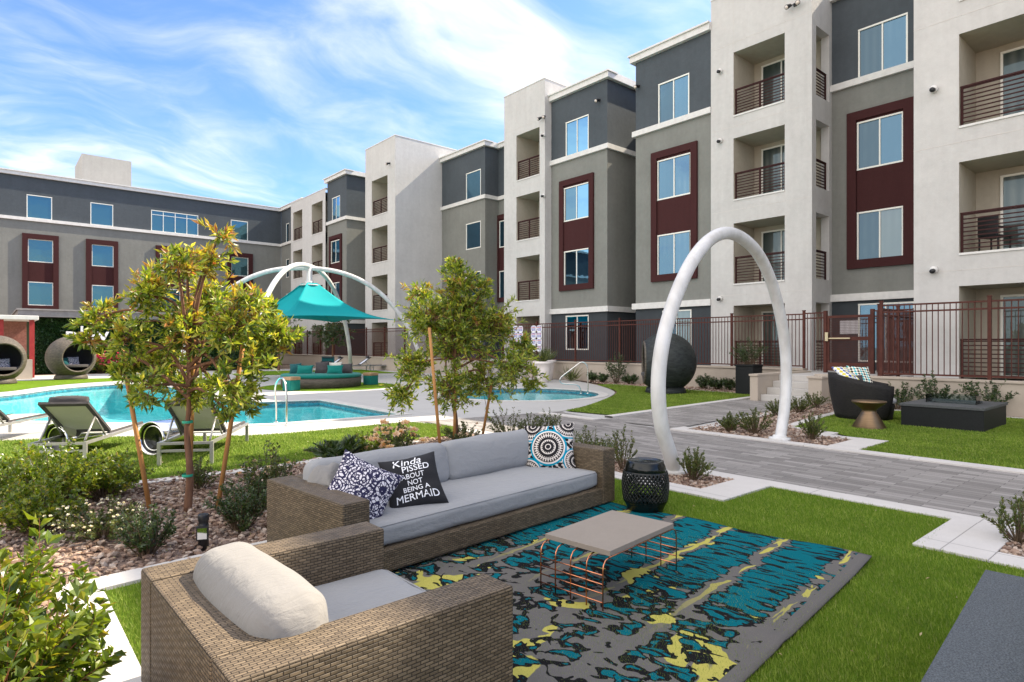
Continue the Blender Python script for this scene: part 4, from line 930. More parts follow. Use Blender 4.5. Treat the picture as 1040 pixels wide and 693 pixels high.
# ------------------------------------------------------------------ rug
def m_rug():
    m = mat('rug_pattern', (.2, .2, .2), .95, spec=.05); g, b = G(m); o = coords(g); sp = g.new('ShaderNodeSeparateXYZ'); g.l.new(o, sp.inputs[0]); x, y = sp.outputs[0], sp.outputs[1]
    n0 = g.noise(o, 3.0, 3, .5, 0, 1); wob = g.vm('SUBTRACT', n0, (.5, .5, .5)).outputs[0]; sc = g.vm('SCALE', wob); sc.inputs[3].default_value = .16; ow = g.vm('ADD', o, sc.outputs[0]).outputs[0]
    tx = g.step(x, 1.3, 3.0)                                      # 0 blotchy end, 1 feathered end
    fA = g.noise(g.mapping(ow, (11.5, 9.0, 1)), 1.0, 2, .45, .6); fB = g.noise(g.mapping(ow, (20.0, 3.4, 1)), 1.0, 2, .45, .2)
    mixf = g.m('ADD', g.m('MULTIPLY', fA, g.m('SUBTRACT', 1.0, tx)), g.m('MULTIPLY', fB, tx))
    # ikat rows: period .47 across the rug, spine lines run along x
    sw = g.new('ShaderNodeSeparateXYZ'); g.l.new(ow, sw.inputs[0])
    ph = g.m('FRACT', g.m('DIVIDE', g.m('SUBTRACT', sw.outputs[1], .13), .47)); dist = g.m('ABSOLUTE', g.m('SUBTRACT', ph, .5))    # 0 mid row, .5 spine
    rowmask = g.m('SUBTRACT', .17, g.m('MULTIPLY', g.step(dist, .30, .49), .33))
    val = g.m('ADD', mixf, g.m('ADD', g.m('MULTIPLY', rowmask, g.m('ADD', .45, g.m('MULTIPLY', tx, .65))), g.m('MULTIPLY', g.m('SUBTRACT', tx, .5), .10)))
    inv = g.m('SUBTRACT', 1.0, tx); dark = g.step(g.m('ADD', val, g.m('MULTIPLY', inv, .022)), .525, .532); teal = g.step(g.m('SUBTRACT', val, g.m('MULTIPLY', inv, .022)), .59, .597)
    hole = g.noise(g.mapping(ow, (26, 3.4, 1), (0, 0, .1), (4, 7, 0)), 1.0, 2, .5, .3); teal = g.m('MULTIPLY', teal, g.step(hole, .57, .562))
    yn = g.noise(g.mapping(ow, (2.0, 2.6, 1), (0, 0, .5), (9.3, 2.2, 0)), 1.0, 2, .5, .5); ye = g.m('MULTIPLY', g.step(g.m('ADD', yn, g.m('MULTIPLY', inv, .028)), .605, .612), g.m('SUBTRACT', 1.0, dark))
    yl = g.m('MULTIPLY', g.m('MULTIPLY', g.step(dist, .455, .465), g.step(g.noise(g.mapping(ow, (2.4, 9, 1)), 1.0, 2), .50, .51)), 1.0)
    f = g.noise(o, 260, 3, .7)
    c = g.mix(ye, (.14, .132, .124), (.46, .42, .10)); c = g.mix(dark, c, (.013, .013, .014)); c = g.mix(teal, c, (.003, .125, .155)); c = g.mix(g.m('MULTIPLY', yl, tx), c, (.46, .42, .10))
    c = g.mix(g.m('LESS_THAN', y, .085), c, (.14, .132, .124))
    ex = g.m('MINIMUM', g.m('MINIMUM', x, g.m('SUBTRACT', 3.66, x)), g.m('MINIMUM', y, g.m('SUBTRACT', 2.4, y)))
    v = g.vm('SCALE', c); g.put(v.inputs[3], g.m('ADD', .68, g.m('MULTIPLY', f, .62))); g.l.new(v.outputs[0], b.inputs['Base Color']); bump(g, b, f, .8, .006); return m
rug = MB(); nx, ny = 90, 60; vs = []
for i in range(nx+1):
    for j in range(ny+1):
        x, y = 3.66*i/nx, 2.4*j/ny; e = max(0, (x-3.2)/.46)
        z = .012+.004*math.sin(2.2*x+.7)*math.sin(3*y)+e*(.012*math.sin(y*5.2+.5)+.012)*(1 if e < 1 else .95); z += .010*math.exp(-((x-1.9-.25*y)/.07)**2)
        vs.append((x, y, z))
rug.add(vs, [(i*(ny+1)+j, (i+1)*(ny+1)+j, (i+1)*(ny+1)+j+1, i*(ny+1)+j+1) for i in range(nx) for j in range(ny)], 0, True)
ro = rug.build('rug', m_rug()); ro.location = (1.30, 1.33, .022); ro.rotation_euler = (0, 0, math.radians(6)); sd = ro.modifiers.new('t', 'SOLIDIFY'); sd.thickness = .012; sd.offset = -1
tag(ro, 'teal, charcoal, grey and yellow patterned outdoor rug spread on the turf', 'rug')
sofa.location.z = .006; chair.location.z = .002

# ------------------------------------------------------------------ coffee table
ct = thing('coffee_table', 'low coffee table with a grey concrete top on copper wire ends', 'coffee table', (3.175, 2.69, .020), math.radians(6.6)); ct.scale = (.91, .91, .98)
MB().box(-.425, .425, -.275, .275, .327, .360).build('tabletop', M['slab'], ct, bevel=.002)
for sx in (-1, 1):
    w = MB()
    for k in range(5):
        y = -.262+.131*k; w.tube([(sx*.30, y, .317), (sx*.42, y, .317), (sx*.462, y, .306), (sx*.484, y, .280), (sx*.49, y, .245), (sx*.49, y, .006)], .005, 8)
    for z in (.225, .170, .115, .060, .006): w.tube([(sx*.49, -.262, z), (sx*.49, .262, z)], .0045, 8)
    w.tube([(sx*.30, -.262, .317), (sx*.30, .262, .317)], .006, 8); w.build('wire_end', M['copper'], ct)
w = MB()
for y in (-.262, .262): w.tube([(-.42, y, .317), (.42, y, .317)], .006, 8)
w.build('wire_rail', M['copper'], ct)

# ------------------------------------------------------------------ garden stool
gs_ = thing('garden_stool', 'glossy black pierced ceramic garden stool at the sofa arm', 'stool', (4.78, 3.63, .02))
prof = lambda z: .165+.052*math.sin(math.pi*min(max((z-.0)/.48, 0), 1))**.8
b = MB(); b.lathe([(.150, 0), (.165, .005), (.172, .03), (prof(.08), .08), (prof(.10)-.014, .10)], 36); b.lathe([(prof(.37)-.014, .37), (prof(.385), .385), (prof(.43), .43), (.175, .462), (.168, .475), (.150, .478), (.140, .470), (.0, .468)], 36, cap=False); b.lathe([(prof(.095)+.002, .085), (prof(.1)+.006, .095), (prof(.11)+.002, .105)], 36, cap=False); b.lathe([(prof(.37)+.002, .365), (prof(.375)+.006, .375), (prof(.385)+.002, .385)], 36, cap=False)
b.build('shell', M['ceramic'], gs_); b = MB()
for k in range(34):
    for sg in (-1, 1):
        b.tube([(prof(z)*math.cos(2*math.pi*k/34+sg*(z-.1)*3.6), prof(z)*math.sin(2*math.pi*k/34+sg*(z-.1)*3.6), z) for z in np.linspace(.095, .378, 12)], .0075, 6)
b.build('lattice', M['ceramic'], gs_)

# ------------------------------------------------------------------ throw pillows
def pillow_shape(s, t, n=26, seed=0):
    rg = random.Random(seed); ph = [rg.uniform(0, 6) for _ in range(4)]
    def f(u, v, side=1, off=0.0):
        ux = u*(1-.11*(1-v*v)) ; vx = v*(1-.11*(1-u*u)); h = (max(0, (1-u*u)*(1-v*v)))**.42
        z = side*(t/2*h+off)+.012*math.sin(3*u+ph[0])*h+.010*math.sin(4*v+ph[1])*h*side+.006*math.sin(9*u*v+5*v+ph[2])*h
        return Vector((ux*s/2, vx*s/2, z))
    return f
def pillow(name, label, s, t, m, loc, xdir, nrm, cat='throw pillow', seed=0, n=26, group=None, aspect=1.0):
    f = pillow_shape(s, t, seed=seed); mb = MB(); g = [math.sin(math.pi/2*(-1+2*i/n)) for i in range(n+1)]
    for sd in (1, -1): mb.add([f(u, v, sd) for u in g for v in g], [(i*(n+1)+j, (i+1)*(n+1)+j, (i+1)*(n+1)+j+1, i*(n+1)+j+1)[::sd] for i in range(n) for j in range(n)], 0, True)
    o = mb.build(name, m); weld(o, 2e-4)
    z = Vector(nrm).normalized(); x = (Vector(xdir)-z*z.dot(Vector(xdir))).normalized(); y = z.cross(x)
    R = Matrix((x, y, z)).transposed().to_4x4(); o.matrix_world = Matrix.Translation(Vector(loc))@R@Matrix.Diagonal((1, aspect, 1, 1))
    if label: tag(o, label, cat, group)
    return o, f
def m_medallion():
    m = mat('medallion_fabric', (.7, .65, .6), .95, spec=.1); g, b = G(m); o = coords(g); sp = g.new('ShaderNodeSeparateXYZ'); g.l.new(o, sp.inputs[0])
    base = None
    def disc(cx, cy, R):
        dx, dy = g.m('SUBTRACT', sp.outputs[0], cx), g.m('SUBTRACT', sp.outputs[1], cy); r = g.m('DIVIDE', g.m('SQRT', g.m('ADD', g.m('MULTIPLY', dx, dx), g.m('MULTIPLY', dy, dy))), R); a = g.m('ARCTAN2', dy, dx)
        bands = [(0, 0), (.12, 1), (.16, 0), (.30, .5), (.36, 1), (.40, 0), (.54, .5), (.62, 1), (.66, .5), (.76, 0), (.80, 1), (.88, 2), (1.0, 3)]
        c = (.02, .018, .02); teeth = g.m('GREATER_THAN', g.m('SINE', g.m('MULTIPLY', a, 34)), .1); t2 = g.m('GREATER_THAN', g.m('SINE', g.m('MULTIPLY', a, 20)), 0)
        for r0, k in bands:
            col = {0: (.022, .02, .022), 1: (.70, .64, .58), 2: (.0, .26, .40)}.get(k)
            if k == .5: col = g.mix(teeth if r0 > .5 else t2, (.022, .02, .022), (.66, .60, .54))
            if k == 3: break
            c = g.mix(g.m('GREATER_THAN', r, r0), c, col)
        return c, g.m('LESS_THAN', r, .97)
    v = g.new('ShaderNodeTexVoronoi', feature='F1'); g.put(v.inputs['Vector'], o); v.inputs['Scale'].default_value = 30
    c = g.mix(g.m('GREATER_THAN', v.outputs[0], .56), (.02, .018, .02), (.60, .55, .50))
    for d in ((.20, .24, .16), (-.16, .235, .17), (-.24, -.25, .17), (.27, -.14, .14), (-.005, .0, .19)):
        k, msk = disc(*d); c = g.mix(msk, c, k)
    g.l.new(c, b.inputs['Base Color']); bump(g, b, g.noise(o, 300, 2), .3, .002); return m
def m_floral():
    m = mat('floral_fabric', (.7, .7, .75), .95, spec=.1); g, b = G(m); o = coords(g); nz = g.noise(o, 9, 2, .5, 0, 1); ow = g.vm('ADD', o, g.vm('SCALE', nz).outputs[0]).outputs[0]
    ow.node.inputs[1].links[0].from_node.inputs[3].default_value = .05
    v = g.new('ShaderNodeTexVoronoi', feature='F1'); g.put(v.inputs['Vector'], ow); v.inputs['Scale'].default_value = 11
    ring = g.m('SINE', g.m('MULTIPLY', v.outputs[0], 26)); v2 = g.new('ShaderNodeTexVoronoi', feature='DISTANCE_TO_EDGE'); g.put(v2.inputs['Vector'], ow); v2.inputs['Scale'].default_value = 38
    k = g.m('MULTIPLY', g.m('GREATER_THAN', ring, -.25), g.m('GREATER_THAN', v2.outputs[0], .09))
    g.l.new(g.mix(k, (.030, .028, .065), (.66, .63, .66)), b.inputs['Base Color']); bump(g, b, g.noise(o, 300, 2), .3, .002); return m
Z3 = Vector((0, 0, 1)); fw = -FWD
pillow('throw_pillow', 'white and navy floral throw pillow leaning on the left sofa arm', .48, .22, m_floral(), (2.05, 4.08, .535), RIGHT*.9-FWD*.45+UP*-.10, (-FWD*.86+RIGHT*.30+UP*.42), seed=1)
tp, tf = pillow('throw_pillow', 'black throw pillow with white lettering, second from the left on the sofa', .46, .20, noisy('black_cotton', (.014, .014, .016), (.022, .022, .025), 200, .95), (2.53, 4.14, .525), RIGHT*.90+FWD*.10+UP*.30, (-FWD*.72+RIGHT*.20+UP*.58), seed=2)
pillow('throw_pillow', 'round medallion throw pillow in black, cream and teal at the right sofa arm', .53, .22, m_medallion(), (4.36, 4.50, .535), RIGHT*.97-FWD*.20+UP*.10, (-FWD*.80-RIGHT*.15+UP*.32), seed=3)
pillow('lumbar_pillow', 'small plain linen lumbar pillow lying behind the floral pillow', .34, .17, M['linen'], (1.96, 4.50, .59), FWD+RIGHT*.2, UP*.75-FWD*.3-RIGHT*.3, cat='pillow', seed=4, aspect=.7)
rg = random.Random(5)
def wrap(cx, cy):
    def f(x, y, z):
        u, v = (x+cx)/.272, (y+cy)/.272; p = tf(max(-.97, min(.97, u)), max(-.97, min(.97, v)), 1, .003 if z > 0 else -.001); return p
    return f
for i, (txt, size, cx, cy, shr, nm) in enumerate((('Kinda', .125, -.04, .185, .28, 'lettering'), ('PISSED', .098, .035, .098, .05, 'lettering'), ('ABOUT', .070, -.01, .020, .0, 'lettering'), ('NOT', .070, .0, -.045, 0, 'lettering'), ('BEING A', .070, .0, -.110, 0, 'lettering'), ('MERMAID', .098, .0, -.19, .0, 'lettering'))):
    cu = text_mesh(txt, size, .001, nm, M['letter'], None, None, tp, shr, wrap(cx, cy))

# ------------------------------------------------------------------ fire pit tables
def firepit(name, label, loc, rz, sx, sy, h, topm):
    r = thing(name, label, 'fire pit', loc, rz); b = MB(); b.box(-sx/2+.02, sx/2-.02, -sy/2+.02, sy/2-.02, 0, h-.05); b.build('body', M['firebox'], r, bevel=.01)
    b = MB(); tw = .40
    b.box(-sx/2, sx/2, -sy/2, -tw/2, h-.05, h); b.box(-sx/2, sx/2, tw/2, sy/2, h-.05, h); b.box(-sx/2, -sx*.28, -tw/2+.001, tw/2-.001, h-.05, h-.0005); b.box(sx*.28, sx/2, -tw/2+.001, tw/2-.001, h-.05, h-.0005); b.build('tabletop', topm, r, bevel=.004)
    b = MB()
    for k in range(60): 
        x, y = rg.uniform(-sx*.27, sx*.27), rg.uniform(-tw*.45, tw*.45); b.add([(x+v[0]*.03, y+v[1]*.03, h-.045+v[2]*.02) for v in ICO_V], [tuple(f) for f in ICO_F])
    b.build('fire_glass', M['ceramic'], r)
    b = MB(); gx, gy = sx*.30, tw*.6
    for s in (-1, 1): b.box(-gx, gx, s*gy-.004, s*gy+.004, h+.003, h+.16); b.box(s*gx-.004, s*gx+.004, -gy+.006, gy-.006, h+.003, h+.16)
    b.build('wind_guard', M['shade_glass'], r)
    b = MB(); b.box(-.16, .16, -sy/2+.012, -sy/2+.019, h*.38, h*.48); b.build('vent', M['black'], r); return r
fp = firepit('fire_pit_table', 'long low black fire pit table with a glass wind guard, by the back wall', (14.5, 3.55, .012), math.radians(90), 1.36, 1.75, .44, noisy('slate_top', (.05, .055, .058), (.075, .08, .082), 30, .6))
for c in fp.children:
    if c.name.startswith('vent'): pass
b = firepit('fire_pit_table', 'speckled dark stone table top cut off by the bottom right corner', (3.0, .17, .012), math.radians(5), 2.0, 1.15, .42, M['granite'])

# ------------------------------------------------------------------ barrel chair, side table
CHL = Vector((14.35, 5.12, .012)); od = RIGHT*.90-FWD*.43; cang = math.atan2(od.y, od.x)
bcx = thing('barrel_chair', 'round dark wicker barrel chair with grey seat and patterned pillows', 'chair', CHL, cang)
vs = []; n = 40; R0, R1 = .56, .70; inner = []; prof_h = lambda a: .70+.28*(.5-.5*math.cos(a))**1.2
for k in range(n+1):
    a = math.radians(45)+math.radians(270)*k/n; c, s_ = math.cos(a), math.sin(a); H_ = prof_h(a)
    for j in range(9):
        t = j/8; r_ = R0+(R1-R0)*math.sin(t*math.pi/2); vs.append((r_*c, r_*s_, .02+t*(H_-.02)))
    for j in range(9):
        t = 1-j/8; r_ = R0+(R1-R0)*math.sin(t*math.pi/2)-.075; vs.append((r_*c, r_*s_, .02+t*(H_-.02)))
b = MB(); b.add(vs, [(k*18+j, (k+1)*18+j, (k+1)*18+(j+1) % 18, k*18+(j+1) % 18) for k in range(n) for j in range(18)]+[tuple(range(18)), tuple(n*18+j for j in range(18))[::-1]], 0, True); b.build('shell', M['wicker_dark'], bcx)
b = MB(); b.lathe([(.52, .02), (.56, .30), (.55, .33), (0, .33)], 36, cap=False); b.build('base', M['wicker_dark'], bcx); b = MB(); b.lathe([(.50, .34), (.58, .36), (.59, .42), (.55, .455), (0, .47)], 36, cap=False); b.build('seat_cushion', M['cushion'], bcx)
def m_geo(name, scale, c1, c2, c3):
    m = mat(name, c1, .95, spec=.1); g, b = G(m); o = g.mapping(coords(g), (1, 1, 0), (0, 0, math.radians(45))); ck = g.new('ShaderNodeTexChecker'); g.put(ck.inputs[0], o); ck.inputs['Scale'].default_value = scale; g.put(ck.inputs[1], c1); g.put(ck.inputs[2], c2)
    c2k = g.new('ShaderNodeTexChecker'); g.put(c2k.inputs[0], g.mapping(o, (.5, .5, 1))); c2k.inputs['Scale'].default_value = scale; c = g.mix(g.m('MULTIPLY', c2k.outputs[1], ck.outputs[1]), ck.outputs[0], c3); g.l.new(c, b.inputs['Base Color']); return m
ca = CHL+Vector((0, 0, .86)); pillow('throw_pillow', 'teal, yellow and black chevron pillow in the round dark chair', .52, .16, m_geo('chevron_fabric', 22, (.02, .02, .02), (.75, .72, .6), (.02, .36, .42)), ca+RIGHT*.06+FWD*.26+UP*.02, RIGHT, -FWD*.8+UP*.45+RIGHT*.1, seed=11)
pillow('throw_pillow', 'blue and yellow floral pillow on the back of the round dark chair', .48, .16, m_geo('floral_two', 17, (.05, .08, .30), (.72, .74, .72), (.65, .55, .05)), ca+RIGHT*-.36+FWD*.06+UP*.08, RIGHT+FWD*.5, -FWD*.55+UP*.75+RIGHT*.3, seed=12)
pillow('throw_pillow', 'small black pillow tucked between the two patterned ones in the round chair', .40, .14, M['pad_dark'], ca+RIGHT*-.16+FWD*.05+UP*-.10, RIGHT, -FWD*.8+UP*.5, seed=13)
b = MB(); b.lathe([(.29, 0), (.295, .012), (.13, .30), (.12, .34), (.15, .38), (.285, .48), (.295, .495), (.295, .515), (.0, .515)], 40, cap=False)
o = b.build('side_table', M['gold']); o.location = (12.78, 4.48, .012); tag(o, 'brass hourglass side table beside the round dark chair', 'side table')

# ------------------------------------------------------------------ round pods
def make_pod(label, loc, facing, r, mw, pillows=True):
    root = thing('pod_seat', label, 'pod seat', loc, math.atan2(facing.y, facing.x)); A = math.radians(44)
    def rev(prof, n=44):                                             # revolve around local x
        vs = [(x, q*math.cos(2*math.pi*k/n), q*math.sin(2*math.pi*k/n)+r+.02) for x, q in prof for k in range(n)]
        return vs, [(i*n+k, i*n+(k+1) % n, (i+1)*n+(k+1) % n, (i+1)*n+k) for i in range(len(prof)-1) for k in range(n)]
    pr = [(r*math.cos(t), max(r*math.sin(t), .001)) for t in np.linspace(math.pi, A, 28)]; b = MB(); b.add(*rev(pr), 0, True); o = b.build('shell', mw, root)
    # woven coordinates: longitude and latitude in metres
    uvl = o.data.uv_layers['UVMap'].data
    for pl in o.data.polygons:
        for li in pl.loop_indices:
            v_ = o.data.vertices[o.data.loops[li].vertex_index].co; lo = math.atan2(v_.y, v_.x); 
            uvl[li].uv = (lo*r, v_.z)
    ri = r-.07; pi_ = [(ri*math.cos(t), max(ri*math.sin(t), .001)) for t in np.linspace(math.pi, A, 24)]; b = MB(); b.add(*rev(pi_), 0, True); b.build('lining', M['pad_dark'], root)
    b = MB(); n = 48; x0, q0 = (r-.03)*math.cos(A), (r-.035)*math.sin(A); b.tube([(x0, q0*math.cos(2*math.pi*k/n), q0*math.sin(2*math.pi*k/n)+r+.02) for k in range(n)], .05, 10, 0, True); b.build('rim', M['wicker_grey'], root)
    b = MB(); b.lathe([(.64, 0), (.66, .03), (.62, .16), (.55, .22)], 40); b.build('base', mw, root)
    b = MB(); zc_ = -.42*r; b.lathe([(math.sqrt(ri*ri-zc_*zc_)-.02, r+zc_), (math.sqrt(ri*ri-zc_*zc_)-.01, r+zc_+.08), (math.sqrt(ri*ri-zc_*zc_)-.06, r+zc_+.11), (0, r+zc_+.115)], 36, cap=False)
    q = b.build('seat_cushion', M['pad_dark'], root)
    b = MB(); b.box(r*.55, r*.74, -.5*r, .5*r, .62*r-.12, .62*r-.06); 
    return root
pc = Vector((16.95, 12.05, .012)); make_pod('dark charcoal woven pod seat seen from behind, left of the steps', pc, -RIGHT*.985+FWD*.13, .98, M['wicker_green'])
p2 = Vector((3.0, 34.7, .012)); make_pod('taupe woven pod seat facing the pool, under the white letters', p2, RIGHT*.85-FWD*.53, .97, M['wicker_grey'])
p1 = Vector((.35, 32.4, .012)); make_pod('taupe woven pod seat cut off by the left edge of the view', p1, RIGHT*.85-FWD*.53, .97, M['wicker_grey'])
for c_, lab, dx in ((p2, 'grey patterned pillow in the middle of the pod under the letters', -.02), (p2, 'teal pillow at the left side of the pod under the letters', -.42), (p1, 'pale lilac pillow in the leftmost pod', .12)):
    fdir = (RIGHT*.85-FWD*.53).normalized(); pillow('throw_pillow', lab, .48 if dx > -.3 else .42, .16, m_floral() if dx > -.3 else M['teal_dark'], c_+fdir*.30+(FWD*.85+RIGHT*.53)*dx+UP*.80, FWD*.85+RIGHT*.53, fdir+UP*.35, seed=int(dx*100)+60)

# ------------------------------------------------------------------ loungers and chrome drums
def make_lounger(label, loc, rz, sling, group):
    r = thing('sun_lounger', label, 'sun lounger', loc, rz, group); w, l, h = .64, 1.98, .31
    f = MB()
    for x in (-w/2, w/2): f.box(x-.02, x+.02, 0, l, h-.035, h); 
    f.box(-w/2+.02, w/2-.02, .0, .035, h-.034, h-.001); f.box(-w/2+.02, w/2-.02, l-.035, l, h-.034, h-.001); f.box(-w/2+.02, w/2-.02, .005, .03, h-.13, h-.10); f.build('frame', M['alu'], r)
    for x in (-w/2, w/2):
        for y in (.02, l-.02): q = MB(); q.box(x-.021, x+.021, y-.021, y+.021, 0, h+.001); q.build('leg', M['alu'], r)
    q = MB(); q.box(-w/2+.04, w/2-.04, .78, l-.03, h+.004, h+.018); q.build('seat_sling', sling, r)
    q = MB(); q.box(-w/2+.025, -w/2+.06, .78, l-.02, h+.002, h+.03); q.box(w/2-.06, w/2-.025, .78, l-.02, h+.002, h+.03); q.build('seat_frame', M['pad_dark'], r)
    b0, b1 = Vector((0, .80, h+.03)), Vector((0, .14, .80)); d = b1-b0; nn = Vector((0, d.z, -d.y)).normalized()
    def slab(mb, x0, x1, t0, t1, th, off=0):
        c = [b0+d*t0+nn*off, b0+d*t1+nn*off, b0+d*t1+nn*(off+th), b0+d*t0+nn*(off+th)]; vs = [(x, p.y, p.z) for x in (x0, x1) for p in c]
        mb.add(vs, [(0, 1, 2, 3)[::-1], (4, 5, 6, 7), (0, 4, 5, 1)[::-1], (1, 5, 6, 2)[::-1], (2, 6, 7, 3)[::-1], (3, 7, 4, 0)[::-1]])
    q = MB(); slab(q, -w/2+.07, w/2-.07, .06, .94, .012, .008); bk = q.build('back_sling', sling, r)
    q = MB(); slab(q, -w/2+.02, -w/2+.075, 0, 1, .035); slab(q, w/2-.075, w/2-.02, 0, 1, .035); slab(q, -w/2+.075, w/2-.075, .92, 1, .034); slab(q, -w/2+.075, w/2-.075, 0, .08, .034); q.build('back_frame', M['pad_dark'], r)
    for x in (-w/2+.05, w/2-.05): q = MB(); q.tube([(x, .40, .60), (x, .12, h)], .014, 8); q.tube([(x, .42, .58), (x, .70, h)], .012, 8); q.build('strut', M['alu'], r)
    q = MB(); q.tube([(-.22, .30, .82), (-.1, .30, .825), (.1, .30, .825), (.22, .30, .82)], [.065, .075, .075, .065], 12); q.build('head_roll', M['pad_dark'], r); return r
ldir = Vector((.50, .866, 0)); lrz = math.atan2(ldir.y, ldir.x)-math.pi/2
mk = lambda px, y, lab: make_lounger(lab, (*P(px, y), .012), lrz, M['mesh'], 'sun loungers on the near side of the pool')
lg2 = mk(58, 475, 'middle sun lounger with raised olive mesh back, on the lawn left of the tree')
lg3 = mk(188, 474, 'sun lounger partly hidden behind the staked tree trunk'); lg1 = mk(-47, 458, 'sun lounger cut off by the left edge, only its foot end showing')
for px, y, lab in ((350, 377, 'white sling lounger behind the round daybed, left of its row'), (378, 376.5, 'white sling lounger in the middle of the row by the far fence'), (405, 376, 'white sling lounger at the right end of the far row')):
    r = make_lounger(lab, (*P(px, y), .012), math.radians(80), M['lounger_white'], 'white loungers along the far fence')
def make_drum(label, loc, ax):
    r = thing('side_table', label, 'side table', loc, math.atan2(ax.y, ax.x)); R_d, l = .245, .56; n = 40
    def cyl(prof, mats, nm):
        vs = [(x, q*math.cos(2*math.pi*k/n), q*math.sin(2*math.pi*k/n)+R_d) for x, q in prof for k in range(n)]; b = MB(); b.add(vs, [(i*n+k, i*n+(k+1) % n, (i+1)*n+(k+1) % n, (i+1)*n+k) for i in range(len(prof)-1) for k in range(n)], 0, True); b.build(nm, mats, r)
    cyl([(.03, R_d-.03), (0, R_d-.015), (.0, R_d-.004), (.02, R_d), (l*.3, R_d*1.0), (l*.5, R_d*.97), (l-.03, R_d), (l, R_d-.01), (l-.02, R_d-.03)], M['chrome'], 'shell'); cyl([(.03, R_d-.03), (.05, R_d-.04), (.05, .002)], M['ceramic'], 'end_disc'); cyl([(l-.02, R_d-.03), (l-.04, R_d-.04), (l-.04, .002)], M['ceramic'], 'end_disc')
    cyl([(.045, R_d-.06), (.035, R_d-.07), (.045, R_d-.08)], M['chrome'], 'end_ring')
make_drum('polished chrome drum table on the lawn behind the middle lounger', (*P(55, 466), .012), RIGHT*.3+FWD*.95); make_drum('polished chrome drum table between the tree stake and the trunk', (*P(153, 464), .012), RIGHT*.3+FWD*.95)

# ------------------------------------------------------------------ round daybed group
dc = Vector((9.75, 22.55, .012)); db = thing('daybed', 'big round outdoor daybed with a teal mattress on its own turf island', 'daybed', dc)
b = MB(); b.lathe([(1.40, 0), (1.46, .03), (1.47, .33), (1.44, .35)], 56); b.build('base', M['wicker_grey'], db); b = MB(); b.lathe([(1.40, .35), (1.475, .37), (1.48, .44), (1.43, .485), (0, .50)], 56, cap=False); b.build('mattress', M['teal_fabric'], db)
b = MB()
for k in range(-14, 15):
    for j in range(5): pass
def arc_panel(mb, r, a0, a1, z0, z1, th, n=24):
    vs = []
    for k in range(n+1):
        a = a0+(a1-a0)*k/n; c, s_ = math.cos(a), math.sin(a); vs += [(r*c, r*s_, z0), (r*c, r*s_, z1), ((r+th)*c, (r+th)*s_, z1), ((r+th)*c, (r+th)*s_, z0)]
    mb.add(vs, [(k*4+j, (k+1)*4+j, (k+1)*4+(j+1) % 4, k*4+(j+1) % 4) for k in range(n) for j in range(4)]+[(0, 1, 2, 3), (n*4+3, n*4+2, n*4+1, n*4)])
fa = math.atan2(FWD.y, FWD.x); arc_panel(b, 1.30, fa-.06, fa+.30, .46, 1.10, .10); bk = b.build('backrest', M['teal_dark'], db); b = MB()
for k in range(9):
    for j in range(3):
        a = fa-.03+.036*k+(.05 if j % 2 else 0); z = .72+.17*j; b.lathe([(.028, z-.02), (.03, z), (.028, z+.02)], 8, (1.295*math.cos(a), 1.295*math.sin(a)))
b.build('button', M['black'], bk)
for i, (dx, dy, s_, mm, lab) in enumerate(((-.55, -.35, .62, 'teal_fabric', 'teal lumbar pillow at the front left of the round daybed'), (.62, -.30, .62, 'teal_fabric', 'teal lumbar pillow at the front right of the round daybed'), (.02, -.05, .52, 'pad_dark', 'black square pillow in the middle of the round daybed'), (.50, .15, .50, 'mesh', 'beige pillow behind the teal ones on the round daybed'), (.98, .10, .44, 'pad_dark', 'dark pillow at the right rim of the round daybed'), (-1.0, -.15, .45, 'teal_dark', 'dark teal pillow at the left rim of the round daybed'))):
    pillow('throw_pillow', lab, s_, .2, M[mm], dc+RIGHT*dx*.95+FWD*dy+UP*(.50+s_*.36*(.6 if i < 2 else 1)), RIGHT+FWD*.05*i, -FWD*.9+UP*.42, seed=70+i, aspect=.62 if i < 2 else 1)
def cube_table(px, py, lab):
    r = thing('side_table', lab, 'side table', (*P(px, py), .012), .3); MB().box(-.21, .21, -.21, .21, 0, .36).build('body', M['teal_fabric'], r, bevel=.02); MB().box(-.215, .215, -.215, .215, .362, .47).build('tabletop', M['wood'], r, bevel=.01)
cube_table(376.5, 391, 'teal cube side table with a wooden top, right of the round daybed'); cube_table(296, 397, 'teal cube side table with a wooden top, left of the round daybed')

# ------------------------------------------------------------------ handrails, planters, path light, cabana
def rail_thing(label, paths, loc): 
    r = thing('handrail', label, 'handrail', loc); b = MB()
    for p in paths: b.tube(spline(p, 5), .019, 10)
    b.build('rail_tube', M['steel'], r)
    for p in paths:
        for e in (p[0], p[-1]):
            if e[2] < .2: c = MB(); c.lathe([(.05, .0), (.055, .008), (.03, .02)], 14, (e[0], e[1])); c.build('flange', M['steel'], r)
h0 = Vector(P(291, 433)).to_3d(); rail_thing('bent steel pool handrail behind the armchair tree at the shallow end', [[(0, 0, .02), (0, 0, .55), (.0, .08, .86), (.0, .35, .93), (.0, .62, .72), (.05, .70, .3), (.05, .72, -.3)]], h0)
h1 = Vector(P(597, 400)).to_3d(); a_, d_ = -RIGHT, FWD
def hp(x, z, y=0): v_ = a_*x+d_*y; return (v_.x, v_.y, z)
rail_thing('bent steel handrail at the edge of the round spa', [[hp(0, .02), hp(0, .75), hp(.06, .97), hp(.22, 1.02), hp(.45, .86), hp(.85, .55), hp(.90, .42), hp(.80, .33), hp(.40, .30), hp(.26, .2), hp(.22, .02)]], h1)
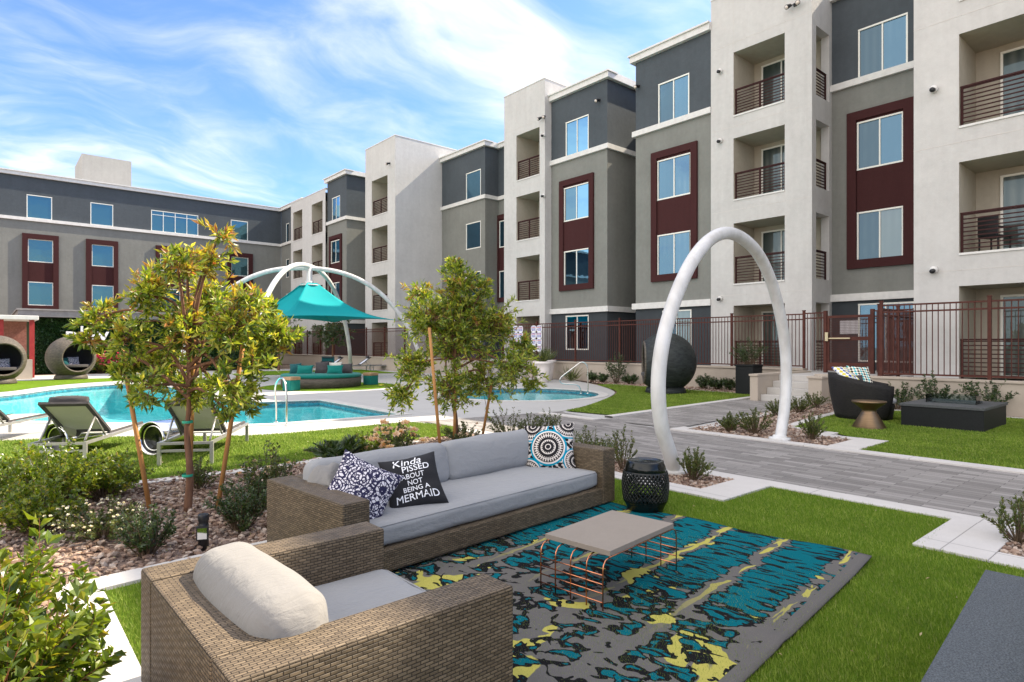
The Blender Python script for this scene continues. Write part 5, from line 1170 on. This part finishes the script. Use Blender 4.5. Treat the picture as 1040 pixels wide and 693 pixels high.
def pot(label, loc, sc=1.0):
    r = thing('planter', label, 'planter', loc); b = MB(); b.lathe([(.25, 0), (.27, .01), (.34, .55), (.38, .78), (.44, .80), (.445, .90), (.40, .90), (.37, .84), (0, .84)], 36, cap=False); b.build('pot', M['planter_white'], r); r.scale = (sc,)*3; return r
pots = [pot('white round planter with grasses, nearest the spa', (18.0, 19.0, 0), .98), pot('white round planter with grasses against the low wall', (19.3, 20.15, 0), 1.0), pot('white round planter mostly hidden behind the small tree', (17.9, 20.4, 0), 1.0)]
pl = thing('path_light', 'small black bollard path light in the gravel behind the armchair', 'path light', (1.29, 5.2, 0)); b = MB(); b.lathe([(.038, 0), (.038, .20), (.034, .205), (.034, .225), (.040, .23), (.040, .275), (.036, .28)], 20); b.build('post', M['black'], pl)
b = MB(); ff = -FWD+RIGHT*.3; ff.normalize(); rr_ = Vector((-ff.y, ff.x, 0)); c = ff*.040
for nm, m_, s_, o_ in (('lamp_head', 'black', .042, .0), ('lens', 'chrome', .033, .006)):
    b = MB(); q = [c+rr_*x*s_+UP*z+ff*(o_+.01) for x, z in ((-1, .09), (1, .09), (1, .195), (-1, .195))] if nm == 'lamp_head' else [c+rr_*x*s_+UP*z+ff*(o_+.01) for x, z in ((-1, .10), (1, .10), (1, .185), (-1, .185))]
    q2 = [p-ff*(.02) for p in q]; b.add(q+q2, [(0, 1, 2, 3), (7, 6, 5, 4), (0, 4, 5, 1), (1, 5, 6, 2), (2, 6, 7, 3), (3, 7, 4, 0)]); b.build(nm, M[m_], pl)
cb = thing('cabana', 'red posted cabana with a flat white roof at the far left edge', 'cabana', (-2.0, 37.5, 0)); x1 = vU(32.5, 37.5)+2.0
b = MB(); b.box(-6, x1+.25, -.2, 3, 2.78, 2.98); b.build('roof', M['trim'], cb, bevel=.02)
for x in (x1, x1-1.15, x1-2.6, x1-4.2): b = MB(); b.box(x-.10, x+.10, 0, .16, .0, 2.778); b.build('post', M['brick_red'], cb)
b = MB(); b.box(-6, x1-.1, 2.6, 2.7, 0, 2.77); b.build('back_screen', noisy('brick_screen', (.20, .075, .055), (.30, .13, .10), 14), cb)
wl = MB().box(-9, vU(33, 36.2), 36.2, 36.5, 0, .9).build('garden_wall', M['block'], origin=(0, 36.3, 0)); tag(wl, 'low concrete wall in front of the red cabana', 'wall')
# ------------------------------------------------------------------ plants
def make_plant(name, label, cat, loc, n_stem, h, rad, n_leaf, L, Wd, lm='leaf', upright=.75, start=.25, seed=0, twig='twig', parts=('foliage', 'stem'), flowers=None, group=None, up_leaf=.35, size_fall=.5, tube_r=.006):
    """bush of many leafy stems; leaves are single small faces spread along the stems"""
    rg = np.random.default_rng(seed); root = thing(name, label, cat, loc, 0, group); tb = MB(); P_, D_, S_ = [], [], []; tips = []
    for i in range(n_stem):
        a = rg.uniform(0, 2*math.pi); sp = rad*math.sqrt(rg.random()); hh = h*rg.uniform(.55, 1.05)*(1-.35*(sp/rad)**2); b0 = np.array([math.cos(a), math.sin(a), 0])*rad*.18*rg.random()
        tip = np.array([math.cos(a)*sp, math.sin(a)*sp, hh]); cv = rg.normal(0, .08*h, 3); mid = b0*.5+tip*.5+cv+np.array([0, 0, .10*h*upright])
        ts = np.linspace(0, 1, 7); pts = [(1-t)**2*b0+2*t*(1-t)*mid+t*t*tip for t in ts]
        tb.tube(pts, [tube_r*(1.15-t) for t in ts], 5, cap=False); tips.append(tip)
        k = max(3, int(n_leaf*rg.uniform(.7, 1.3)))
        t = rg.uniform(start, 1.0, k)**.85; q = ((1-t)**2)[:, None]*b0+(2*t*(1-t))[:, None]*mid+(t*t)[:, None]*tip
        tg = (2*(1-t))[:, None]*(mid-b0)+(2*t)[:, None]*(tip-mid); tg /= np.linalg.norm(tg, axis=1, keepdims=True)
        r = rg.normal(size=(k, 3)); r -= (r*tg).sum(1, keepdims=True)*tg; r /= np.linalg.norm(r, axis=1, keepdims=True)
        P_.append(q); D_.append(tg*up_leaf+r*.75+np.array([0, 0, .18])); S_.append(L*rg.uniform(.65, 1.25, k)*(1-size_fall*.3*t))
    P_, D_, S_ = np.concatenate(P_), np.concatenate(D_), np.concatenate(S_); v, f = leaf_cards(P_, D_, S_, S_*Wd/L, rg)
    fast_mesh(parts[0], v, f, M[lm], parent=root); tb.build(parts[1], M[twig], root, uv=False)
    if flowers:
        fm, nf, fs = flowers; pv, pf, off = [], [], 0
        for i in range(nf):
            c = tips[rg.integers(len(tips))]+rg.normal(0, .03, 3)+np.array([0, 0, .02]); n = 14; d = rg.normal(size=(n, 3)); d[:, 2] = np.abs(d[:, 2])*.7+.15
            v, f = leaf_cards(np.repeat(c[None], n, 0), d, fs*rg.uniform(.7, 1.1, n), fs*.8, rg, .1); pv.append(v); pf.append(f+off); off += len(v)
        fast_mesh('blossom', np.concatenate(pv), np.concatenate(pf), M[fm], parent=root)
    return root
def make_tree(label, base, lobes, trunk_h, n_twig, leaf_n, L, Wd, seed, lean=(0, 0), trunk_r=.045, lm=('leaf', 'leaf_new'), new_top=.35, new_bias=None):
    """lobes: (right, depth, height, radius) crown masses; twigs end inside them and carry rosettes of leaves"""
    rg = np.random.default_rng(seed); root = thing('tree', label, 'tree', (*base, 0)); tb = MB(); R3, F3 = np.array(RIGHT), np.array(FWD)
    top = np.array([lean[0], lean[1], trunk_h]); tr = [np.array([0, 0, 0]), top*.35+np.array([.015, -.01, 0]), top*.7+np.array([-.012, .01, 0]), top]
    zmax = max(l[2]+l[3] for l in lobes); lead = R3*lobes[0][0]*.5+F3*lobes[0][1]+np.array([0, 0, zmax*.86])
    tb.tube(spline(tr+[lead*.55+top*.45, lead], 4), [trunk_r*(1.12-.85*k/20) for k in range(21)], 10)
    vol = np.array([l[3]**1.8 for l in lobes]); vol = vol/vol.sum(); P_, D_, S_, Mi = [], [], [], []
    cen = [R3*l[0]+F3*l[1]+np.array([0, 0, l[2]]) for l in lobes]
    for c in cen:
        s = top+(lead-top)*rg.uniform(0, .55); tb.tube(spline([s, s*.5+c*.5+rg.normal(0, .05, 3)+np.array([0, 0, .06]), c], 4), [.020-.012*k/8 for k in range(9)], 6, cap=False)
    for i in range(n_twig):
        li = rg.choice(len(lobes), p=vol); l = lobes[li]; d = rg.normal(size=3); d /= np.linalg.norm(d); rr = l[3]*rg.random()**.45*(rg.uniform(.75, 1.08) if rg.random() < .72 else rg.uniform(1.1, 1.65))
        e = cen[li]+d*rr*np.array([1, 1, .88]); s = cen[li]+(e-cen[li])*.25+rg.normal(0, .03, 3)
        tb.tube([s, (s+e)/2+np.array([0, 0, .03]), e], [.005, .004, .0025], 4, cap=False)
        out = (e-s)/np.linalg.norm(e-s)+np.array([0, 0, .35]); k = rg.integers(int(leaf_n*.6), int(leaf_n*1.4))
        t = rg.uniform(.35, 1.0, k)[:, None]; p = s+(e-s)*t; dr = rg.normal(size=(k, 3))*.75+out*.9+np.array([0, 0, -.10]); P_.append(p); D_.append(dr); S_.append(L*rg.uniform(.55, 1.2, k))
        hz = (e[2]-trunk_h)/(zmax-trunk_h); pr = new_top*max(0, hz)**1.6*(1.5 if d[2] > .2 else .7); Mi.append(np.full(k, 1 if rg.random() < pr else 0))
    P_, D_, S_, Mi = map(np.concatenate, (P_, D_, S_, Mi)); v, f = leaf_cards(P_, D_, S_, S_*Wd/L, rg, .22)
    fast_mesh('crown', v, f, [M[lm[0]], M[lm[1]]], np.repeat(Mi, 4), parent=root); tb.build('trunk', M['bark'], root, uv=False); return root
def stake(label, p0, p1, r=.022):
    p0, p1 = Vector(p0), Vector(p1); b = MB(); b.tube([p0, p0.lerp(p1, .5), p1], [r, r, r*.95], 12); o = b.build('tree_stake', M['stake'], origin=p0); tag(o, label, 'tree stake')
def tie(label, c, r, z):
    pass
def px_lobes(base, items):
    Yb = base[0]*SN+base[1]*CS; Xb = base[0]*CS-base[1]*SN; out = []
    for px, py, rp, dep in items:
        Y = Yb+dep; out.append(((px-520)/F_PX*Y-Xb, dep, CAM_H-(py-HOR)/F_PX*Y, rp/F_PX*Y))
    return out
TA = (1.47, 6.49)
la = px_lobes(TA, [(190, 335, 34, 0), (208, 268, 24, .1), (152, 300, 30, -.1), (104, 322, 24, .1), (130, 345, 26, -.2), (238, 335, 34, -.2), (272, 345, 24, .1), (165, 372, 36, .35), (228, 390, 30, -.25), (148, 395, 24, -.3), (210, 305, 34, .4), (180, 268, 22, -.3), (222, 240, 16, 0), (248, 405, 22, .2), (255, 305, 22, -.1), (196, 400, 24, .2), (92, 345, 16, 0), (285, 340, 22, .1), (262, 372, 22, -.1), (268, 315, 18, .2), (232, 418, 16, -.2), (128, 378, 20, .1)])
ta = make_tree('slender staked tree with rusty new growth in the gravel bed behind the armchair', TA, la, 1.05, 820, 16, .094, .027, 21, lean=(.02, .03), trunk_r=.034, new_top=.6)
TB = (5.62, 7.95)
lb = px_lobes(TB, [(465, 345, 42, 0), (467, 290, 24, 0), (470, 312, 30, .1), (436, 325, 30, -.1), (418, 372, 26, .2), (500, 330, 30, .1), (522, 372, 24, -.2), (455, 395, 30, -.2), (490, 385, 32, .3), (428, 297, 16, .2), (492, 292, 14, -.1), (408, 402, 18, .1), (532, 352, 16, .3), (462, 268, 11, 0), (540, 388, 14, .1), (480, 320, 24, .2)])
tbt = make_tree('round staked tree behind the middle of the sofa back', TB, lb, 1.0, 1250, 16, .098, .029, 22, trunk_r=.038, new_top=.22)
def zat(px, py, Y): return CAM_H-(py-HOR)/F_PX*Y
def wpt(px, py, Y): v_ = RIGHT*((px-520)/F_PX*Y)+FWD*Y; return (v_.x, v_.y, zat(px, py, Y))
def gpt(px, py): return (*P(px, py), 0)
stake('leaning orange wooden stake left of the armchair tree', gpt(152, 517), wpt(122, 345, 6.2)); stake('leaning orange wooden stake right of the armchair tree', gpt(221, 517), wpt(250, 330, 6.1)); stake('tall upright wooden stake behind the trunk of the armchair tree', gpt(192, 509), wpt(199, 290, 6.4))
stake('wooden stake left of the tree behind the sofa', gpt(448, 466), wpt(436, 333, 8.8)); stake('wooden stake right of the tree behind the sofa', gpt(489, 449), wpt(499, 392, 9.9)); stake('wooden stake close beside the trunk of the tree behind the sofa', gpt(461, 456), wpt(463, 380, 9.5))
for (t, z, lab) in ((TA, .35, 'lower green tie round the trunk of the armchair tree'), (TA, .86, 'upper green tie round the trunk of the armchair tree')):
    b = MB(); b.lathe([(.048, -.012), (.050, 0), (.048, .012)], 14, cap=False); o = b.build('tree_tie', M['tie'], origin=(0, 0, 0)); o.location = (*t, z); tag(o, lab, 'tree tie')
# far small trees
for px, Y, s, lab in ((283, 38, 1.5, 'small dark tree under the left side of the shade sails'), (338, 39, 1.6, 'small dark tree between the far loungers and the fence'), (232, 41, 1.7, 'small dark tree against the far fence behind the rusty tree')):
    v_ = RIGHT*((px-520)/F_PX*Y)+FWD*Y
    make_tree(lab, (v_.x, v_.y), [(0, 0, 2.3*s*.8, .75*s), (-.4*s, .2, 1.8*s*.8, .55*s), (.4*s, -.1, 1.9*s*.8, .6*s), (0, -.3, 1.5*s*.8, .5*s)], 1.0*s, 170, 12, .22, .08, int(px), lm=('leaf_dark', 'leaf_olive'), trunk_r=.07)
# big leafy bush at the lower left, close to the camera
make_plant('bush', 'bright yellow green bush filling the lower left corner', 'bush', (-.06, 2.90, 0), 130, .98, .46, 46, .066, .034, 'leaf_bright', seed=31, twig='twig_red', start=.2, tube_r=.004)
make_plant('bush', 'tall yellow green bush at the left edge beyond the corner bush', 'bush', (-.70, 4.15, 0), 110, .84, .66, 44, .062, .030, 'leaf_bright', seed=32, twig='twig_red')
make_plant('shrub', 'dark hedge shrub at the left edge in front of the loungers', 'shrub', (*P(48, 512), 0), 110, .62, .78, 44, .058, .034, 'leaf_bright', seed=33)
make_plant('shrub', 'spreading dark shrub left of the stake, below the middle lounger', 'shrub', (*P(103, 508), 0), 70, .50, .50, 42, .052, .028, 'leaf_bright', seed=34)
make_plant('flowering_shrub', 'low shrub dotted with tiny white flowers in the left gravel bed', 'shrub', (*P(104, 548), 0), 60, .34, .40, 34, .034, .020, 'leaf_olive', seed=35, flowers=('petal_white', 70, .016))
make_plant('shrub', 'broad yellow green shrub between the hedge and the corner bush', 'shrub', (*P(40, 545), 0), 55, .48, .38, 42, .052, .028, 'leaf_bright', seed=47)
make_plant('shrub', 'upright dark shrub in the gravel left of the path light', 'shrub', (*P(150, 566), 0), 40, .42, .24, 46, .036, .016, 'leaf_dark', seed=36)
make_plant('shrub', 'upright dark shrub in the gravel right of the path light', 'shrub', (*P(243, 541), 0), 44, .46, .28, 48, .038, .016, 'leaf_dark', seed=37)
make_plant('shrub', 'small light green shrub behind the trunk of the staked tree', 'shrub', (*P(202, 498), 0), 30, .36, .22, 40, .036, .016, 'leaf_olive', seed=38)
make_plant('rose_bush', 'tall loose shrub with orange buds behind the left sofa arm', 'rose bush', (*P(272, 512), 0), 34, .62, .30, 40, .042, .022, 'leaf_olive', seed=39, flowers=('petal', 7, .03))
make_plant('shrub', 'dark feathery shrub behind the left end of the sofa', 'shrub', (*P(255, 523), 0), 40, .40, .28, 48, .036, .015, 'leaf_dark', seed=40)
# sago palm: stiff feather fronds
def sago(label, loc, n, L, seed, lm='leaf_dark'):
    rg = np.random.default_rng(seed); root = thing('sago_palm', label, 'palm', loc); P_, D_, S_ = [], [], []; tb = MB()
    for i in range(n):
        a = 2*math.pi*i/n+rg.normal(0, .2); el = rg.uniform(.55, 1.25); d = np.array([math.cos(a)*math.cos(el), math.sin(a)*math.cos(el), math.sin(el)]); ts = np.linspace(0, 1, 8); l = L*rg.uniform(.8, 1.1)
        pts = [d*l*t+np.array([0, 0, -.28*l*t*t])+np.array([0, 0, .06]) for t in ts]; tb.tube(pts, [.006*(1.1-t) for t in ts], 4, cap=False); side = np.cross(d, [0, 0, 1]); side /= np.linalg.norm(side)
        for t in np.linspace(.15, 1, 26):
            p = d*l*t+np.array([0, 0, -.28*l*t*t+.06])
            for sg in (-1, 1): P_.append(p); D_.append(side*sg*.8+d*.7+np.array([0, 0, .15])); S_.append(.16*l/.5*math.sin(math.pi*(.12+.85*t)))
    P_, D_, S_ = np.array(P_), np.array(D_), np.array(S_); v, f = leaf_cards(P_, D_, S_, S_*.10+.004, rg, .1); fast_mesh('fronds', v, f, M[lm], parent=root); tb.build('stem', M['twig'], root, uv=False)
sago('dark feathery sago palm behind the floral pillow', (*P(345, 478), 0), 26, .55, 41)
make_plant('rose_bush', 'rose bush with large cream blooms right of the sago palm', 'rose bush', (*P(402, 472), 0), 40, .60, .36, 44, .045, .024, 'leaf_olive', seed=42, flowers=('petal', 22, .075))
make_plant('rose_bush', 'yellow green rose bush with cream blooms between the sago palm and the stake', 'rose bush', (*P(372, 474), 0), 36, .48, .30, 40, .045, .024, 'leaf_bright', seed=43, flowers=('petal', 9, .06))
make_plant('shrub', 'small shrub at the foot of the staked tree behind the sofa', 'shrub', (*P(470, 455), 0), 34, .45, .35, 40, .045, .020, 'leaf_olive', seed=44, flowers=('petal', 3, .035))
for i, (px, py, h, r, lab) in enumerate(((516, 449, .62, .38, 'olive shrub behind the right back cushion of the sofa'), (540, 447, .50, .30, 'olive shrub peeping over the sofa left of the medallion pillow'), (557, 446, .55, .25, 'thin sprigs of shrub rising above the medallion pillow'), (596, 469, .50, .30, 'low olive shrub above the right sofa arm'), (616, 470, .40, .25, 'sparse olive shrub behind the end of the right sofa arm'))):
    make_plant('shrub', lab, 'shrub', (*P(px, py), 0), 26, h, r, 34, .042, .017, 'leaf_olive', seed=50+i)
make_plant('shrub', 'upright twiggy shrub just right of the sofa arm, behind the stool', 'shrub', (*P(633, 478), 0), 18, .56, .22, 44, .040, .016, 'leaf_olive', seed=56, up_leaf=.8); 
make_plant('shrub', 'bushy olive shrub in gravel at the foot of the white arch', 'shrub', (*P(703, 489), 0), 40, .40, .27, 46, .038, .015, 'leaf_olive', seed=57, up_leaf=.8)
make_plant('shrub', 'small shrub in gravel at the right edge, beside the walk', 'shrub', (*P(1034, 552), 0), 22, .42, .24, 46, .038, .015, 'leaf_olive', seed=58, up_leaf=.8)
for i, (px, py, h, r, lab) in enumerate(((741, 439, .36, .24, 'small round shrub at the left end of the gravel across the walk'), (766, 441, .52, .36, 'largest shrub in the gravel left of the far arch foot'), (825, 447, .46, .26, 'open shrub right of the far arch foot beside the turf'), (792, 424, .40, .35, 'shrub behind the far arch foot'), (812, 420, .42, .36, 'dense shrub beside the kerb below the steps'), (829, 415, .45, .36, 'shrub left of the round dark chair, by the steps'), (842, 409, .42, .30, 'shrub just behind the left side of the round dark chair'))):
    make_plant('shrub', lab, 'shrub', (*P(px, py), 0), 34, h, r, 42, .045, .018, 'leaf_olive', seed=60+i, up_leaf=.8)
for i, (px, py, h, r, lab) in enumerate(((967, 416, 1.0, .55, 'tall dark shrub against the wall behind the fire pit'), (1022, 418, .95, .55, 'dark arching shrub at the right edge by the wall'), (925, 414, .75, .6, 'sprawling dark shrub behind the round chair'))):
    make_plant('shrub', lab, 'shrub', (min(P(px, py)[0], 16.75), P(px, py)[1], 0), 30, h, r, 40, .065, .036, 'leaf_dark', seed=70+i)
for i, (px, h, r, lab) in enumerate(((601, .5, .3, 'small shrub along the low wall, nearest the planters'), (612, .45, .3, 'small shrub along the low wall, left of the tall one'), (626, 1.35, .62, 'tall dark shrub against the long low wall'), (640, .5, .35, 'small shrub between the tall one and the pod'), (716, .55, .35, 'small shrub on the low wall, first right of the pod'), (728, .5, .32, 'small shrub on the low wall, second right of the pod'), (741, .5, .35, 'small shrub just left of the black planter'))):
    V_ = 19.45; make_plant('shrub', lab, 'shrub', (V_, uV(px, V_), 0), 34, h, r, 40, .075, .034, 'leaf_dark', seed=80+i)
bp = thing('planter', 'tall square black planter left of the steps', 'planter', (18.6, 10.05, 0)); b = MB(); b.box(-.30, .30, -.30, .30, 0, .90); b.build('pot', M['firebox'], bp, bevel=.015); b = MB(); b.box(-.32, .32, -.32, .32, .902, .96); b.build('rim', M['firebox'], bp, bevel=.01)
make_plant('shrub', 'dark shrub growing in the square black planter', 'shrub', (18.6, 10.05, .88), 40, .95, .60, 40, .07, .03, 'leaf_dark', seed=90)
def grass_tuft(label, loc, n, h, seed):
    rg = np.random.default_rng(seed); a = rg.uniform(0, 6.28, n); el = rg.uniform(.5, 1.45, n); d = np.stack([np.cos(a)*np.cos(el), np.sin(a)*np.cos(el), np.sin(el)], 1); root = thing('ornamental_grass', label, 'plant', loc)
    v, f = leaf_cards(rg.normal(0, .06, (n, 3))*[1, 1, 0], d, h*rg.uniform(.5, 1.1, n), .03, rg, .1); fast_mesh('blades', v, f, M['leaf_olive'], parent=root)
for r, lab, s in ((pots[0], 'olive grass tuft growing in the planter nearest the spa', 91), (pots[1], 'olive grass tuft growing in the planter against the wall', 92), (pots[2], 'olive grass tuft in the planter behind the small tree', 93)): grass_tuft(lab, (r.location.x, r.location.y, .82), 140, .75, s)
grass_tuft('dark spiky plant between the two white planters', (19.4, 18.7, 0), 90, .8, 94)
for px, Y, lab, s, fl in ((40, 35.0, 'yellow green shrub between the cabana wall and the pod', 95, None), (104, 34.5, 'pink flowering shrub right of the pod under the letters', 96, ('petal_pink', 90, .10)), (118, 35, 'second pink flowering shrub, half behind the rusty tree', 97, ('petal_pink', 50, .10))):
    v_ = RIGHT*((px-520)/F_PX*Y)+FWD*Y; make_plant('flowering_shrub' if fl else 'shrub', lab, 'shrub', (v_.x, v_.y, 0), 40, 1.1, .9, 40, .13, .07, 'leaf_bright', seed=s, flowers=fl)
# white rocks round the rose bushes
for i, (px, py, s) in enumerate(((405, 480, .09), (425, 470, .10), (440, 466, .08), (412, 473, .07), (388, 482, .09), (478, 460, .08), (455, 468, .09), (330, 490, .09), (432, 478, .08), (318, 495, .07))):
    rg = np.random.default_rng(i+300); b = bmesh.new(); bmesh.ops.create_icosphere(b, subdivisions=2, radius=s)
    for v_ in b.verts: v_.co = Vector((v_.co.x*1.4, v_.co.y, v_.co.z*.7))*(1+rg.normal(0, .06))
    me = bpy.data.meshes.new('rock'); b.to_mesh(me); b.free(); me.materials.append(M['whitestone']); o = bpy.data.objects.new('rock', me); COL.objects.link(o); o.location = (*P(px, py), s*.4); o.rotation_euler = (0, 0, i)
    tag(o, 'pale rock lying in the planting behind the sofa back', 'rock', 'pale rocks behind the sofa')
# dry leaves and scraps fallen on gravel and turf
def litter(loop, n, box, label, z, size=(.02, .045)):
    rg = np.random.default_rng(n); x = rg.uniform(box[0], box[1], n); y = rg.uniform(box[2], box[3], n); k = pip(loop, x, y); x, y = x[k], y[k]; n = len(x)
    d = np.stack([rg.normal(size=n), rg.normal(size=n), rg.normal(0, .25, n)], 1); s = np.stack([rg.normal(0, .3, n), rg.normal(0, .3, n), np.ones(n)], 1); L_ = rg.uniform(*size, n)
    v, f = leaf_cards(np.stack([x, y, np.full(n, z)], 1), d, L_, L_*.42, rg, .3, s); tag(fast_mesh('leaf_litter', v, f, M['leaf_dry']), label, 'leaf litter', kind='stuff')
M['leaf_dry'] = leaf_mat('dry_leaf', [(0, (.22, .12, .05)), (.5, (.36, .24, .11)), (.8, (.50, .40, .24)), (1, (.20, .20, .05))], .15)
litter(BED_A, 900, (-.5, 5.7, 4.9, 8.3), 'dry leaves fallen on the gravel under the staked tree', .04); litter(TURF_A, 90, (.5, 6.6, 1.0, 4.9), 'a few dry leaves dropped on the turf by the rug', .034, (.012, .03)); litter(TURF_B, 260, (-3, 6.5, 8.2, 12), 'dry leaves on the lounger lawn', .036)
# dark patio chairs behind the balcony railings
def patio_chair(label, loc, rz):
    r = thing('patio_chair', label, 'chair', loc, rz); MB().box(-.24, .24, -.24, .24, .40, .44).build('seat', M['black'], r, bevel=.01); MB().box(-.24, .24, .22, .26, .44, .92).build('backrest', M['black'], r, bevel=.01)
    for x in (-.22, .22):
        for y in (-.22, .22): q = MB(); q.box(x-.015, x+.015, y-.015, y+.015, 0, .40); q.build('leg', M['black'], r)
        q = MB(); q.box(x-.02, x+.02, -.24, .22, .62, .65); q.build('armrest', M['black'], r)
patio_chair('dark patio chair on the lower balcony at the right edge of the view', (19.2, c1-.55, SILL[0]+.005), 1.2); patio_chair('dark patio chair on the upper balcony at the right edge of the view', (19.2, c1-1.5, SILL[1]+.005), -1.2)
